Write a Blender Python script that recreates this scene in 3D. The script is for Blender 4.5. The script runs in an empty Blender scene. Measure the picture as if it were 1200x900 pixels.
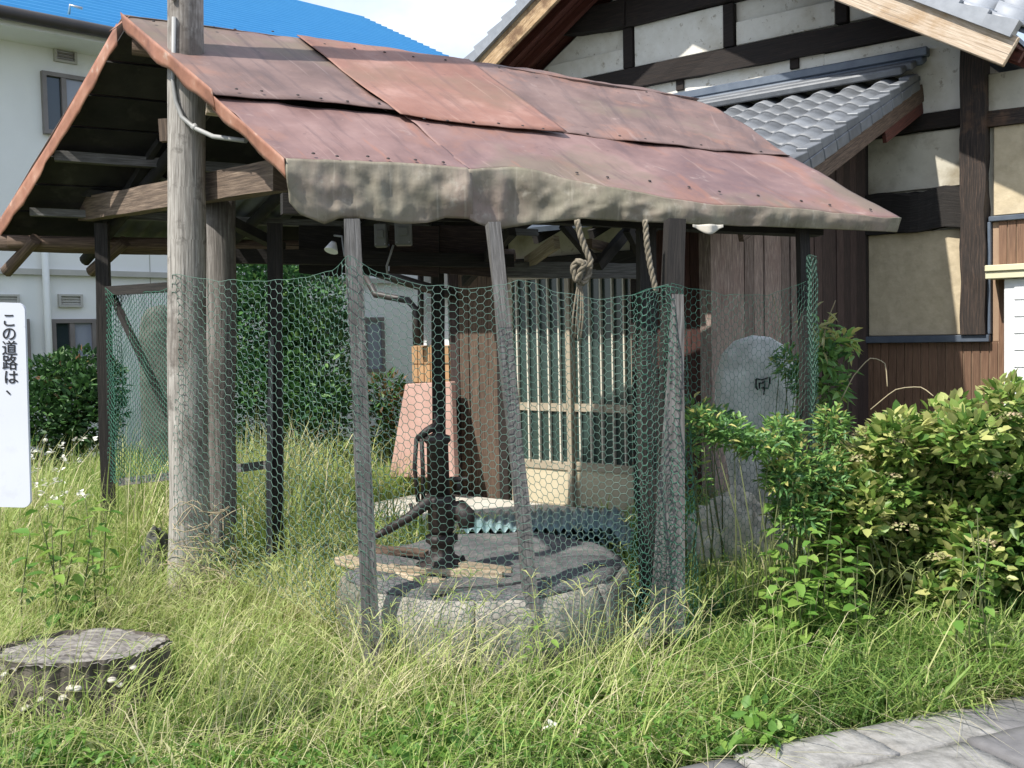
import bpy, math, random
import numpy as np
from mathutils import Vector, Matrix, noise
random.seed(7); RNG = np.random.default_rng(7)
SC = bpy.context.scene
COL = SC.collection
R_ = math.radians
# ------------------------------------------------------------ camera
EYE = Vector((0, 0, 1.55)); FPX = 1200.0
PITCH = math.atan(57/1200); ROLL = R_(1.25)
Fv = Vector((0, math.cos(PITCH), -math.sin(PITCH)))
R0 = Vector((1, 0, 0)); U0 = Vector((0, math.sin(PITCH), math.cos(PITCH)))
Rv = R0*math.cos(ROLL) - U0*math.sin(ROLL); Uv = R0*math.sin(ROLL) + U0*math.cos(ROLL)
cd = bpy.data.cameras.new('camera'); cam = bpy.data.objects.new('camera', cd); COL.objects.link(cam)
cd.sensor_width = 36; cd.lens = 36; cd.clip_end = 3000; cd.clip_start = 0.05
mt = Matrix((Rv, Uv, -Fv)).transposed().to_4x4(); mt.translation = EYE
cam.matrix_world = mt; SC.camera = cam
# ------------------------------------------------------------ world, sun
SUN = Vector((-0.68, -0.56, 1.10)).normalized()
w = bpy.data.worlds.new('World'); SC.world = w; w.use_nodes = True
nt = w.node_tree; nt.nodes.clear()
def N(nt, t, **k):
    n = nt.nodes.new(t)
    for a, b in k.items(): setattr(n, a, b)
    return n
sky = N(nt, 'ShaderNodeTexSky', sky_type='NISHITA', sun_disc=False)
sky.sun_elevation = math.asin(SUN.z); sky.sun_rotation = math.atan2(SUN.x, SUN.y)
sky.air_density = 1.0; sky.dust_density = 1.2
tc = N(nt, 'ShaderNodeTexCoord'); mp = N(nt, 'ShaderNodeMapping'); mp.inputs['Scale'].default_value = (1, 1, 2.2)
nz = N(nt, 'ShaderNodeTexNoise'); nz.inputs['Scale'].default_value = 2.6; nz.inputs['Detail'].default_value = 7; nz.inputs['Roughness'].default_value = .55
rp = N(nt, 'ShaderNodeValToRGB'); rp.color_ramp.elements[0].position = .42; rp.color_ramp.elements[1].position = .66
mx = N(nt, 'ShaderNodeMixRGB'); mx.inputs[2].default_value = (5.4, 5.7, 6.3, 1)
m2 = N(nt, 'ShaderNodeMixRGB'); m2.inputs[0].default_value = .5; m2.inputs[2].default_value = (3.6, 4.4, 5.9, 1)
bg = N(nt, 'ShaderNodeBackground'); bg.inputs['Strength'].default_value = .125
wo = N(nt, 'ShaderNodeOutputWorld'); L = nt.links.new
L(tc.outputs['Generated'], mp.inputs[0]); L(mp.outputs[0], nz.inputs['Vector']); L(nz.outputs['Fac'], rp.inputs[0])
L(sky.outputs[0], m2.inputs[1]); L(m2.outputs[0], mx.inputs[1]); L(rp.outputs[0], mx.inputs[0]); L(mx.outputs[0], bg.inputs[0]); L(bg.outputs[0], wo.inputs[0])
sd = bpy.data.lights.new('sun', 'SUN'); sd.energy = 3.8; sd.angle = R_(.9); sd.color = (1, .955, .88)
so = bpy.data.objects.new('sun', sd); COL.objects.link(so)
so.rotation_euler = (-SUN).to_track_quat('-Z', 'Y').to_euler(); so.location = (0, 0, 20)
SC.view_settings.view_transform = 'Standard'; SC.view_settings.look = 'None'
SC.view_settings.exposure = 0.80; SC.view_settings.gamma = 1

# ------------------------------------------------------------ placing helpers
def ray(px, py): return Fv*FPX + Rv*(px-600) + Uv*(450-py)
def P(px, py, Y):
    r = ray(px, py); return EYE + r*(Y/r.y)
def hit(px, py, p0, n):
    r = ray(px, py); return EYE + r*((p0-EYE).dot(n)/r.dot(n))
def G(px, py, z=0.): return hit(px, py, Vector((0, 0, z)), Vector((0, 0, 1)))
def lerp(a, b, t): return a + (b-a)*t
def poly(pts, t):
    """point at parameter t (0..1 by length of x) on a polyline of tuples"""
    xs = [p[0] for p in pts]; x = xs[0] + (xs[-1]-xs[0])*t
    for a, b in zip(pts, pts[1:]):
        lo, hi = min(a[0], b[0]), max(a[0], b[0])
        if lo-1e-6 <= x <= hi+1e-6:
            k = (x-a[0])/((b[0]-a[0]) or 1e-9); return tuple(a[i]+(b[i]-a[i])*k for i in range(len(a)))
    return pts[-1]
def nz3(p, s, seed=0): return noise.noise(Vector((p[0]*s+seed*7.3, p[1]*s-seed*3.1, p[2]*s+seed)))
# ------------------------------------------------------------ objects
class MB:
    def __init__(s): s.v = []; s.f = []; s.uv = []; s.sm = []
    def face(s, idx, uv=None, smooth=False): s.f.append(tuple(idx)); s.uv.append(uv); s.sm.append(smooth)
    def hexa(s, p):
        b = len(s.v); s.v += [Vector(q) for q in p]
        for q in ((0,3,2,1),(4,5,6,7),(0,1,5,4),(1,2,6,5),(2,3,7,6),(3,0,4,7)): s.face([b+i for i in q])
        return s
    def box(s, c, d, ax=None):
        """c centre, d full sizes, ax three axes"""
        c = Vector(c); X, Y, Z = ax or (Vector((1,0,0)), Vector((0,1,0)), Vector((0,0,1)))
        x, y, z = X*d[0]/2, Y*d[1]/2, Z*d[2]/2
        return s.hexa([c-x-y-z, c+x-y-z, c+x+y-z, c-x+y-z, c-x-y+z, c+x-y+z, c+x+y+z, c-x+y+z])
    def plank(s, p0, p1, w, t, up=Vector((0,0,1)), seg=6, rough=.0, w1=None, t1=None, seed=0, bow=0):
        """rectangular timber from p0 to p1; w across, t along 'up'"""
        p0, p1 = Vector(p0), Vector(p1); d = p1-p0; Lg = d.length; d.normalize()
        side = d.cross(up)
        if side.length < 1e-4: side = d.cross(Vector((1,0,0)))
        side.normalize(); u = side.cross(d).normalized()
        b = len(s.v); w1 = w1 if w1 is not None else w; t1 = t1 if t1 is not None else t
        sd_ = seed or random.random()*50
        for i in range(seg+1):
            k = i/seg; c = p0 + d*Lg*k + u*bow*math.sin(math.pi*k)
            ww, tt = lerp(w, w1, k)/2, lerp(t, t1, k)/2
            for j, (a, e) in enumerate(((-1,-1),(1,-1),(1,1),(-1,1))):
                q = c + side*ww*a + u*tt*e
                if rough:
                    q += side*noise.noise(Vector((k*Lg*3, j*5, sd_)))*rough + u*noise.noise(Vector((k*Lg*3, j*5+40, sd_)))*rough
                s.v.append(q)
        per = [0, w, w+t, 2*w+t, 2*w+2*t]
        for i in range(seg):
            for j in range(4):
                a = b+i*4+j; c2 = b+i*4+(j+1)%4
                u0, u1 = Lg*i/seg+sd_, Lg*(i+1)/seg+sd_
                s.face((a, c2, c2+4, a+4), ((u0, per[j]), (u0, per[j+1]), (u1, per[j+1]), (u1, per[j])))
        s.face((b+3, b+2, b+1, b)); e = b+seg*4; s.face((e, e+1, e+2, e+3)); return s
    def tube(s, pts, r, n=8, cap=True, rough=0, smooth=True, close=False):
        pts = [Vector(p) for p in pts]; m = len(pts); b = len(s.v)
        rs = r if isinstance(r, (list, tuple)) else [r]*m
        prev = None; Ls = 0; LL = []; sd_ = random.random()*40
        for i, p in enumerate(pts):
            d = (pts[min(i+1, m-1)]-pts[max(i-1, 0)]).normalized()
            if prev is None:
                a = Vector((0,0,1)) if abs(d.z) < .9 else Vector((1,0,0)); x = d.cross(a).normalized()
            else: x = (prev - d*prev.dot(d)).normalized()
            prev = x; y = d.cross(x)
            if i: Ls += (p-pts[i-1]).length
            LL.append(Ls+sd_)
            for j in range(n):
                an = 2*math.pi*j/n; rr = rs[i]
                if rough: rr *= 1+rough*noise.noise(Vector((math.cos(an)*1.5, math.sin(an)*1.5, Ls*2.2+sd_)))
                s.v.append(p + x*math.cos(an)*rr + y*math.sin(an)*rr)
        for i in range(m-1):
            for j in range(n):
                a = b+i*n+j; c = b+i*n+(j+1)%n; cc = 2*math.pi*rs[i]/n
                s.face((a, c, c+n, a+n), ((LL[i], j*cc), (LL[i], (j+1)*cc), (LL[i+1], (j+1)*cc), (LL[i+1], j*cc)), smooth)
        if cap: s.face([b+j for j in range(n)][::-1]); s.face([b+(m-1)*n+j for j in range(n)])
        return s
    def lathe(s, c, prof, n=24, axis=None, wob=0):
        c = Vector(c); b = len(s.v); Z = Vector(axis or (0,0,1)).normalized()
        X = Z.orthogonal().normalized(); Y = Z.cross(X)
        for (r, z) in prof:
            for j in range(n):
                an = 2*math.pi*j/n; rr = r*(1+wob*noise.noise(Vector((math.cos(an)*2, math.sin(an)*2, z*3))))
                s.v.append(c + Z*z + X*math.cos(an)*rr + Y*math.sin(an)*rr)
        for i in range(len(prof)-1):
            for j in range(n):
                a = b+i*n+j; d = b+i*n+(j+1)%n; s.face((a, d, d+n, a+n), None, True)
        s.face([b+j for j in range(n)][::-1]); s.face([b+(len(prof)-1)*n+j for j in range(n)]); return s
    def grid(s, fn, nu, nv, smooth=True, uvs=(1, 1)):
        b = len(s.v)
        for i in range(nu+1):
            for j in range(nv+1): s.v.append(Vector(fn(i/nu, j/nv)))
        for i in range(nu):
            for j in range(nv):
                a = b+i*(nv+1)+j
                s.face((a, a+nv+1, a+nv+2, a+1), ((i/nu*uvs[0], j/nv*uvs[1]), ((i+1)/nu*uvs[0], j/nv*uvs[1]), ((i+1)/nu*uvs[0], (j+1)/nv*uvs[1]), (i/nu*uvs[0], (j+1)/nv*uvs[1])), smooth)
        return s
    def mesh(s, name, mat):
        me = bpy.data.meshes.new(name); me.from_pydata([tuple(v) for v in s.v], [], s.f)
        uvl = me.uv_layers.new(name='UVMap'); flat = []
        for f, u in zip(s.f, s.uv):
            if u: flat += [c for q in u for c in q]
            else:
                a = s.v[f[0]]
                for q in f: d = s.v[q]-a; flat += [d.x+d.y*.7, d.z+d.y*.3]
        uvl.data.foreach_set('uv', flat)
        me.polygons.foreach_set('use_smooth', s.sm)
        if mat: me.materials.append(mat)
        me.update(); return me
    def build(s, name, mat, parent=None, bevel=0, solid=0, kind=None, label=None):
        o = bpy.data.objects.new(name, s.mesh(name, mat)); COL.objects.link(o)
        if parent: attach(o, parent)
        if solid:
            m = o.modifiers.new('s', 'SOLIDIFY'); m.thickness = solid; m.offset = 0
        if bevel:
            m = o.modifiers.new('b', 'BEVEL'); m.width = bevel; m.segments = 1; m.limit_method = 'ANGLE'
        if kind: o['kind'] = kind
        if label: o['label'] = label
        return o
WLOC = {}
def attach(o, parent):
    o.parent = parent
    o.matrix_parent_inverse = Matrix.Translation(-WLOC.get(parent.name, Vector((0,0,0))))
def thing(name, label, cat, loc=(0,0,0), group=None):
    o = bpy.data.objects.new(name, None); COL.objects.link(o); o.location = loc; o.empty_display_size = .1
    WLOC[o.name] = Vector(loc); o['label'] = label; o['category'] = cat
    if group: o['group'] = group
    return o
def tag(o, label, cat, group=None):
    o['label'] = label; o['category'] = cat
    if group: o['group'] = group
    return o
def struct(o): o['kind'] = 'structure'; return o
def inst(name, me, M, parent=None, label=None):
    """one more object on a shared mesh"""
    o = bpy.data.objects.new(name, me); COL.objects.link(o)
    o.matrix_world = M
    if parent:
        o.parent = parent; o.matrix_parent_inverse = Matrix.Translation(-WLOC.get(parent.name, Vector((0,0,0))))
    if label: o['label'] = label
    return o
def fast_mesh(name, V, T, mat, tint=None, smooth=False):
    me = bpy.data.meshes.new(name); V = np.asarray(V, np.float32); T = np.asarray(T, np.int32)
    me.vertices.add(len(V)); me.vertices.foreach_set('co', V.ravel())
    me.loops.add(T.size); me.loops.foreach_set('vertex_index', T.ravel())
    me.polygons.add(len(T)); me.polygons.foreach_set('loop_start', np.arange(0, T.size, 3, dtype=np.int32))
    if smooth: me.polygons.foreach_set('use_smooth', np.ones(len(T), bool))
    if tint is not None:
        at = me.attributes.new('tint', 'FLOAT_COLOR', 'POINT'); c = np.ones((len(V), 4), np.float32); c[:, :3] = tint
        at.data.foreach_set('color', c.ravel())
    me.materials.append(mat); me.update(calc_edges=True); me.validate()
    return me
def fast_obj(name, V, T, mat, tint=None, parent=None, kind=None, smooth=False):
    o = bpy.data.objects.new(name, fast_mesh(name, V, T, mat, tint, smooth)); COL.objects.link(o)
    if parent: attach(o, parent)
    if kind: o['kind'] = kind
    return o
# ------------------------------------------------------------ materials
def mat(name, ramp, scale=4, detail=6, nrough=.6, stretch=(1,1,1), coord='Object', rough=.8, metal=0, bump=.3, bscale=None,
        blotch=None, vary=0, spec=.5, dist=.0, streaks=None):
    m = bpy.data.materials.new(name); m.use_nodes = True; nt = m.node_tree; nt.nodes.clear(); L = nt.links.new
    out = N(nt, 'ShaderNodeOutputMaterial'); b = N(nt, 'ShaderNodeBsdfPrincipled'); L(b.outputs[0], out.inputs[0])
    b.inputs['Roughness'].default_value = rough; b.inputs['Metallic'].default_value = metal
    b.inputs['Specular IOR Level'].default_value = spec
    tc = N(nt, 'ShaderNodeTexCoord'); mp = N(nt, 'ShaderNodeMapping'); mp.inputs['Scale'].default_value = stretch
    L(tc.outputs[coord], mp.inputs[0])
    nz = N(nt, 'ShaderNodeTexNoise'); nz.inputs['Scale'].default_value = scale; nz.inputs['Detail'].default_value = detail
    nz.inputs['Roughness'].default_value = nrough; nz.inputs['Distortion'].default_value = dist; L(mp.outputs[0], nz.inputs['Vector'])
    rp = N(nt, 'ShaderNodeValToRGB'); cr = rp.color_ramp; L(nz.outputs['Fac'], rp.inputs[0])
    while len(cr.elements) < len(ramp): cr.elements.new(.5)
    for e, (p, c) in zip(cr.elements, ramp): e.position = p; e.color = (*c, 1)
    col = rp.outputs[0]
    for bl in (blotch or []):       # (scale, lo, hi, colour, strength)
        n2 = N(nt, 'ShaderNodeTexNoise'); n2.inputs['Scale'].default_value = bl[0]; n2.inputs['Detail'].default_value = 5
        n2.inputs['Roughness'].default_value = .62
        L(tc.outputs['Object'], n2.inputs['Vector'])
        r2 = N(nt, 'ShaderNodeMapRange'); r2.inputs['From Min'].default_value = bl[1]; r2.inputs['From Max'].default_value = bl[2]
        r2.inputs['To Max'].default_value = bl[4]; L(n2.outputs['Fac'], r2.inputs['Value'])
        mx = N(nt, 'ShaderNodeMixRGB'); mx.inputs[2].default_value = (*bl[3], 1); L(r2.outputs[0], mx.inputs[0]); L(col, mx.inputs[1]); col = mx.outputs[0]
    for st in (streaks or []):       # (scale u, scale v, lo, hi, colour, strength) on the UV map
        n2 = N(nt, 'ShaderNodeTexNoise'); n2.inputs['Scale'].default_value = 1; n2.inputs['Detail'].default_value = 6; n2.inputs['Roughness'].default_value = .6
        m3 = N(nt, 'ShaderNodeMapping'); m3.inputs['Scale'].default_value = (st[0], st[1], 1); L(tc.outputs['UV'], m3.inputs[0]); L(m3.outputs[0], n2.inputs['Vector'])
        r2 = N(nt, 'ShaderNodeMapRange'); r2.inputs['From Min'].default_value = st[2]; r2.inputs['From Max'].default_value = st[3]
        r2.inputs['To Max'].default_value = st[5]; L(n2.outputs['Fac'], r2.inputs['Value'])
        mx = N(nt, 'ShaderNodeMixRGB'); mx.inputs[2].default_value = (*st[4], 1); L(r2.outputs[0], mx.inputs[0]); L(col, mx.inputs[1]); col = mx.outputs[0]
    if vary:
        oi = N(nt, 'ShaderNodeObjectInfo'); mr = N(nt, 'ShaderNodeMapRange'); mr.inputs['To Min'].default_value = 1-vary; mr.inputs['To Max'].default_value = 1+vary
        L(oi.outputs['Random'], mr.inputs['Value']); hs = N(nt, 'ShaderNodeHueSaturation'); L(mr.outputs[0], hs.inputs['Value']); L(col, hs.inputs['Color']); col = hs.outputs[0]
    L(col, b.inputs['Base Color'])
    if bump:
        bm = N(nt, 'ShaderNodeBump'); bm.inputs['Strength'].default_value = bump; bm.inputs['Distance'].default_value = .01
        if bscale:
            n3 = N(nt, 'ShaderNodeTexNoise'); n3.inputs['Scale'].default_value = bscale; n3.inputs['Detail'].default_value = 5; L(mp.outputs[0], n3.inputs['Vector']); L(n3.outputs['Fac'], bm.inputs['Height'])
        else: L(nz.outputs['Fac'], bm.inputs['Height'])
        L(bm.outputs[0], b.inputs['Normal'])
    return m
def leafmat(name, ramp, trans=.35, rough=.5, spec=.4):
    """leaf surface: hue from the per-leaf tint attribute, part of the light goes through"""
    m = bpy.data.materials.new(name); m.use_nodes = True; nt = m.node_tree; nt.nodes.clear(); L = nt.links.new
    out = N(nt, 'ShaderNodeOutputMaterial'); b = N(nt, 'ShaderNodeBsdfPrincipled'); b.inputs['Roughness'].default_value = rough
    b.inputs['Specular IOR Level'].default_value = spec
    at = N(nt, 'ShaderNodeAttribute', attribute_name='tint'); sp = N(nt, 'ShaderNodeSeparateColor'); L(at.outputs['Color'], sp.inputs[0])
    rp = N(nt, 'ShaderNodeValToRGB'); cr = rp.color_ramp
    while len(cr.elements) < len(ramp): cr.elements.new(.5)
    for e, (p, c) in zip(cr.elements, ramp): e.position = p; e.color = (*c, 1)
    L(sp.outputs[0], rp.inputs[0]); L(rp.outputs[0], b.inputs['Base Color'])
    tr = N(nt, 'ShaderNodeBsdfTranslucent'); L(rp.outputs[0], tr.inputs['Color'])
    ms = N(nt, 'ShaderNodeMixShader'); ms.inputs[0].default_value = trans
    L(b.outputs[0], ms.inputs[1]); L(tr.outputs[0], ms.inputs[2]); L(ms.outputs[0], out.inputs[0])
    return m
GR = (14, 1.1, 1)   # wood grain stretch in UV (u along)
def wood(name, dark, mid, light, scale=6, blotch=None, vary=.15, rough=.85, bump=.5):
    return mat(name, [(.25, dark), (.5, mid), (.72, light)], scale=scale, detail=8, nrough=.65, stretch=(.9, 16, 1), coord='UV', rough=rough, bump=bump, blotch=blotch, vary=vary, dist=.4, streaks=[(.8, 55, .60, .66, tuple(c*.25 for c in mid), .8)])
M = {}
M['pole'] = wood('weathered_pole_wood', (.08,.068,.058), (.30,.278,.25), (.50,.475,.435), 6, blotch=[(2.5, .5, .62, (.11,.09,.075), .8), (9, .56, .66, (.07,.06,.05), .6)], vary=.05)
M['pole2'] = wood('dark_weathered_log', (.05,.045,.04), (.17,.155,.14), (.32,.30,.28), 5, blotch=[(3, .5, .68, (.05,.04,.035), .8)])
M['greywood'] = wood('grey_timber', (.035,.032,.03), (.12,.115,.11), (.23,.225,.22), 6, blotch=[(5, .5, .7, (.10,.10,.10), .5)])
M['darkwood'] = wood('dark_timber', (.005,.004,.004), (.016,.013,.011), (.036,.03,.026), 6)
M['brownwood'] = wood('brown_timber', (.03,.02,.014), (.10,.065,.045), (.2,.14,.10), 6)
M['palewood'] = wood('sun_bleached_wood', (.16,.12,.08), (.40,.32,.22), (.58,.49,.37), 6)
M['beam'] = wood('tie_beam_wood', (.035,.026,.02), (.12,.085,.062), (.24,.18,.13), 5)
M['housebeam'] = wood('blackened_house_timber', (.006,.004,.004), (.014,.009,.007), (.032,.02,.015), 5, blotch=[(2, .6, .8, (.07,.04,.025), .5)])
M['pillar'] = wood('house_pillar_wood', (.010,.008,.007), (.03,.022,.018), (.085,.055,.04), 5, blotch=[(2.2, .56, .72, (.19,.10,.055), .6)])
M['board'] = wood('dark_wall_board', (.014,.009,.008), (.055,.034,.029), (.13,.085,.072), 7, vary=.35)
M['boardlight'] = wood('weathered_wall_board', (.04,.028,.024), (.19,.14,.12), (.42,.34,.30), 8, vary=.35, blotch=[(3, .5, .75, (.12,.06,.05), .5)])
M['boardred'] = wood('red_stained_board', (.02,.008,.007), (.06,.022,.018), (.09,.04,.03), 6, vary=.2)
M['clad'] = wood('brown_cladding', (.085,.045,.026), (.155,.085,.05), (.22,.13,.08), 5, vary=.12, rough=.6, bump=.2)
M['cladgroove'] = mat('cladding_groove', [(.3,(.30,.20,.13)),(.7,(.38,.26,.17))], rough=.7, bump=0)
M['soffit'] = wood('red_brown_soffit_board', (.03,.008,.005), (.085,.022,.014), (.14,.04,.025), 5)
M['barge'] = wood('bargeboard_wood', (.28,.2,.13), (.5,.4,.3), (.66,.56,.45), 4, blotch=[(3, .5, .7, (.34,.21,.10), .7)], vary=0)
M['bargeold'] = wood('worn_bargeboard_wood', (.10,.055,.025), (.42,.28,.15), (.62,.48,.32), 6, blotch=[(4, .45, .62, (.13,.07,.035), .85)], vary=0)
M['plaster'] = mat('white_plaster', [(.3,(.66,.635,.57)),(.7,(.76,.74,.68))], scale=5, rough=.95, bump=.4, bscale=20, blotch=[(1.6, .50, .72, (.42,.37,.27), .65), (9, .62, .68, (.22,.17,.1), .6), (26, .66, .7, (.15,.12,.09), .6)])
M['plasterdirty'] = mat('stained_plaster', [(.3,(.48,.445,.36)),(.7,(.64,.60,.50))], scale=3, rough=.95, bump=.45, bscale=14, blotch=[(2.3, .48, .68, (.22,.18,.11), .7), (12,.62,.7,(.16,.12,.08),.5)])
M['plastertan'] = mat('tan_plaster', [(.3,(.47,.39,.26)),(.7,(.60,.505,.35))], scale=9, rough=.95, bump=1.0, bscale=12, blotch=[(3, .55, .8, (.27,.215,.14), .6)])
M['farwall'] = mat('cream_far_wall', [(.3,(.77,.78,.75)),(.7,(.82,.83,.80))], scale=2, rough=.9, bump=.1, bscale=50, blotch=[(1.3, .6, .8, (.42,.42,.38), .35)])
M['farwallcool'] = M['farwall']
M['fartrim'] = mat('far_wall_trim', [(.3,(.40,.39,.35)),(.7,(.48,.47,.43))], rough=.7, bump=0)
M['blueroof'] = mat('blue_painted_steel', [(.3,(.16,.50,.78)),(.7,(.21,.56,.80))], scale=3, rough=.38, metal=.0, bump=0, spec=.6)
M['blueseamshade'] = mat('blue_roof_seam_shade', [(.3,(.08,.34,.62)),(.7,(.10,.38,.66))], rough=.6, bump=0)  # darker blue stands in for the shadow gap at the roof steps
M['gutter'] = mat('dark_brown_gutter', [(.3,(.03,.025,.022)),(.7,(.05,.042,.038))], rough=.5, bump=0)
M['winframe'] = mat('bronze_window_frame', [(.3,(.17,.15,.14)),(.7,(.22,.20,.19))], rough=.5, bump=0)
def glass(name, c, r=.08):
    return mat(name, [(.3, c), (.7, tuple(x*1.3 for x in c))], scale=1.5, rough=r, bump=0, spec=.8)
M['glassdark'] = glass('dark_window_glass', (.025,.035,.04)); M['glasspale'] = glass('frosted_window_glass', (.24,.26,.31), .3)
M['glassgreen'] = glass('green_tinted_glass', (.03,.05,.045), .25)
M['tile'] = mat('grey_roof_tile', [(.3,(.10,.108,.12)),(.7,(.175,.188,.205))], scale=6, rough=.5, bump=.12, bscale=40, vary=.16, spec=.6, blotch=[(5,.55,.8,(.12,.12,.12),.5)])
M['tilepale'] = mat('silver_roof_tile', [(.3,(.22,.235,.26)),(.7,(.33,.35,.38))], scale=6, rough=.45, bump=.12, bscale=40, vary=.14, spec=.6)
M['tiledark'] = mat('blue_grey_ridge_tile', [(.3,(.07,.09,.125)),(.7,(.12,.145,.18))], scale=6, rough=.45, bump=.1, vary=.15)
RB = [(1.3, .48, .62, (.125,.075,.078), .8), (2.6, .54, .66, (.29,.145,.10), .55), (7, .64, .72, (.36,.28,.25), .5), (.9,.53,.63,(.15,.125,.085),.65), (16, .66, .73, (.07,.04,.035), .6)]
M['roofpink'] = mat('faded_red_tin', [(.3,(.15,.085,.077)),(.5,(.21,.125,.113)),(.72,(.275,.175,.158))], scale=3.2, detail=9, rough=.62, bump=.25, bscale=9, blotch=RB, stretch=(1,1,1), streaks=[(16,1.1,.54,.68,(.10,.06,.06),.7),(40,1.6,.60,.70,(.34,.24,.21),.45),(9,.8,.58,.66,(.30,.13,.08),.5)])
M['rooforange'] = mat('orange_red_tin', [(.3,(.19,.085,.06)),(.5,(.25,.12,.087)),(.72,(.31,.165,.125))], scale=3, detail=8, rough=.6, bump=.25, bscale=9, blotch=[(1.4,.50,.66,(.19,.12,.08),.7), (3,.56,.7,(.37,.22,.18),.5), (18,.64,.72,(.12,.06,.05),.6)], streaks=[(13,1.1,.52,.68,(.15,.08,.065),.7),(34,1.4,.60,.70,(.42,.28,.22),.4),(3,30,.62,.7,(.17,.10,.08),.4)])
M['roofbrown'] = mat('grey_brown_tin', [(.3,(.115,.073,.064)),(.5,(.165,.105,.092)),(.72,(.225,.15,.13))], scale=3.2, detail=9, rough=.65, bump=.25, bscale=9, blotch=RB[1:], streaks=[(14,1.1,.52,.66,(.08,.055,.055),.7),(36,1.5,.60,.70,(.30,.22,.20),.45)])
M['flap'] = mat('weathered_tin_flap', [(.3,(.155,.133,.097)),(.5,(.215,.188,.14)),(.72,(.29,.26,.20))], scale=5, detail=10, rough=.72, bump=.5, bscale=16, blotch=[(1.6,.40,.75,(.16,.17,.10),.7), (2.6,.48,.75,(.25,.165,.145),.6), (14,.58,.72,(.40,.37,.31),.5), (30,.6,.7,(.10,.09,.07),.4)], streaks=[(50,.7,.48,.68,(.12,.11,.08),.6),(110,.7,.58,.72,(.36,.33,.27),.5)])
M['verge'] = mat('rusty_orange_tin', [(.3,(.15,.065,.04)),(.5,(.29,.13,.08)),(.72,(.40,.22,.15))], scale=5, detail=9, rough=.6, bump=.4, blotch=[(3,.55,.7,(.16,.08,.06),.7), (10,.62,.72,(.5,.4,.33),.6)])
M['under'] = mat('black_board_shade', [(.3,(.006,.006,.006)),(.7,(.028,.026,.023))], scale=5, rough=.9, bump=.3, vary=.3, blotch=[(4,.55,.72,(.07,.065,.055),.7)])  # black sheathing colour; on rafters and braces it paints in under-roof shade
M['corr'] = mat('grey_corrugated', [(.3,(.10,.11,.11)),(.7,(.2,.21,.2))], rough=.7, bump=.1)
M['concrete'] = mat('old_concrete', [(.3,(.17,.16,.14)),(.5,(.30,.28,.245)),(.72,(.42,.395,.35))], scale=7, detail=11, nrough=.7, rough=.95, bump=1, bscale=30, blotch=[(3,.5,.62,(.09,.095,.065),.7), (6,.56,.68,(.36,.33,.28),.6), (22,.58,.68,(.06,.055,.05),.5), (2,.55,.65,(.30,.22,.17),.4)])
M['slab'] = mat('pale_concrete_slab', [(.3,(.44,.41,.35)),(.7,(.56,.53,.47))], scale=5, rough=.9, bump=.3)
M['lid'] = mat('grey_lid_felt', [(.3,(.075,.075,.078)),(.7,(.15,.15,.152))], scale=20, detail=10, nrough=.7, rough=.97, bump=.9, bscale=60, blotch=[(5,.5,.66,(.21,.20,.18),.6), (12,.6,.68,(.05,.055,.04),.6)])
M['iron'] = mat('black_rusty_iron', [(.3,(.008,.006,.006)),(.7,(.035,.022,.018))], scale=14, rough=.6, bump=.4, spec=.5)
M['wire'] = mat('green_coated_wire', [(.3,(.045,.115,.082)),(.7,(.115,.185,.15))], scale=3, rough=.45, bump=0, spec=.6)
M['wiregreen'] = mat('dark_green_wire', [(.3,(.02,.09,.06)),(.7,(.05,.16,.11))], scale=3, rough=.45, bump=0)
M['stone'] = mat('grey_granite', [(.3,(.50,.495,.47)),(.5,(.64,.635,.61)),(.72,(.76,.755,.73))], scale=9, detail=10, rough=.9, bump=.5, bscale=24, blotch=[(5,.5,.7,(.22,.215,.185),.6)])
M['rock'] = mat('pale_rough_rock', [(.3,(.25,.225,.18)),(.5,(.50,.465,.39)),(.72,(.76,.72,.63))], scale=12, detail=10, rough=.95, bump=1, bscale=16)
M['darkstone'] = mat('lichened_dark_stone', [(.3,(.05,.052,.045)),(.7,(.13,.135,.115))], scale=9, rough=.95, bump=.6)
M['ink'] = mat('carved_dark_paint', [(.3,(.01,.01,.01)),(.7,(.03,.03,.03))], rough=.9, bump=0)
M['stump'] = mat('stump_bark', [(.3,(.035,.03,.024)),(.5,(.11,.095,.078)),(.72,(.23,.205,.175))], scale=14, detail=10, stretch=(1,1,.3), rough=.95, bump=1, blotch=[(7,.56,.66,(.04,.035,.03),.7)])
M['stumptop'] = mat('cut_stump_top', [(.3,(.07,.062,.055)),(.5,(.19,.175,.16)),(.72,(.36,.34,.31))], scale=14, detail=10, stretch=(.45,3.0,1), rough=.95, bump=.8)
M['signwhite'] = mat('white_sign_enamel', [(.3,(.60,.62,.67)),(.7,(.66,.68,.72))], scale=2, rough=.35, bump=0, blotch=[(9,.6,.75,(.45,.45,.43),.35), (60,.68,.72,(.3,.29,.26),.4)])
M['signink'] = mat('black_sign_print', [(.3,(.012,.012,.014)),(.7,(.018,.018,.02))], rough=.5, bump=0)
M['steel'] = mat('galvanised_steel', [(.3,(.3,.31,.32)),(.7,(.42,.43,.44))], rough=.45, metal=.6, bump=0)
M['rope'] = mat('old_straw_rope', [(.3,(.10,.085,.06)),(.7,(.27,.23,.17))], scale=30, rough=.95, bump=.6)
M['conduit'] = mat('grey_conduit', [(.3,(.28,.28,.27)),(.7,(.36,.36,.35))], rough=.5, bump=0)
M['plasticgreen'] = mat('faded_corrugated_plastic', [(.3,(.14,.24,.25)),(.7,(.27,.37,.38))], scale=6, rough=.4, bump=0)
M['lattice'] = mat('aluminium_lattice', [(.3,(.34,.29,.21)),(.7,(.42,.36,.27))], rough=.4, bump=0, spec=.6)
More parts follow.
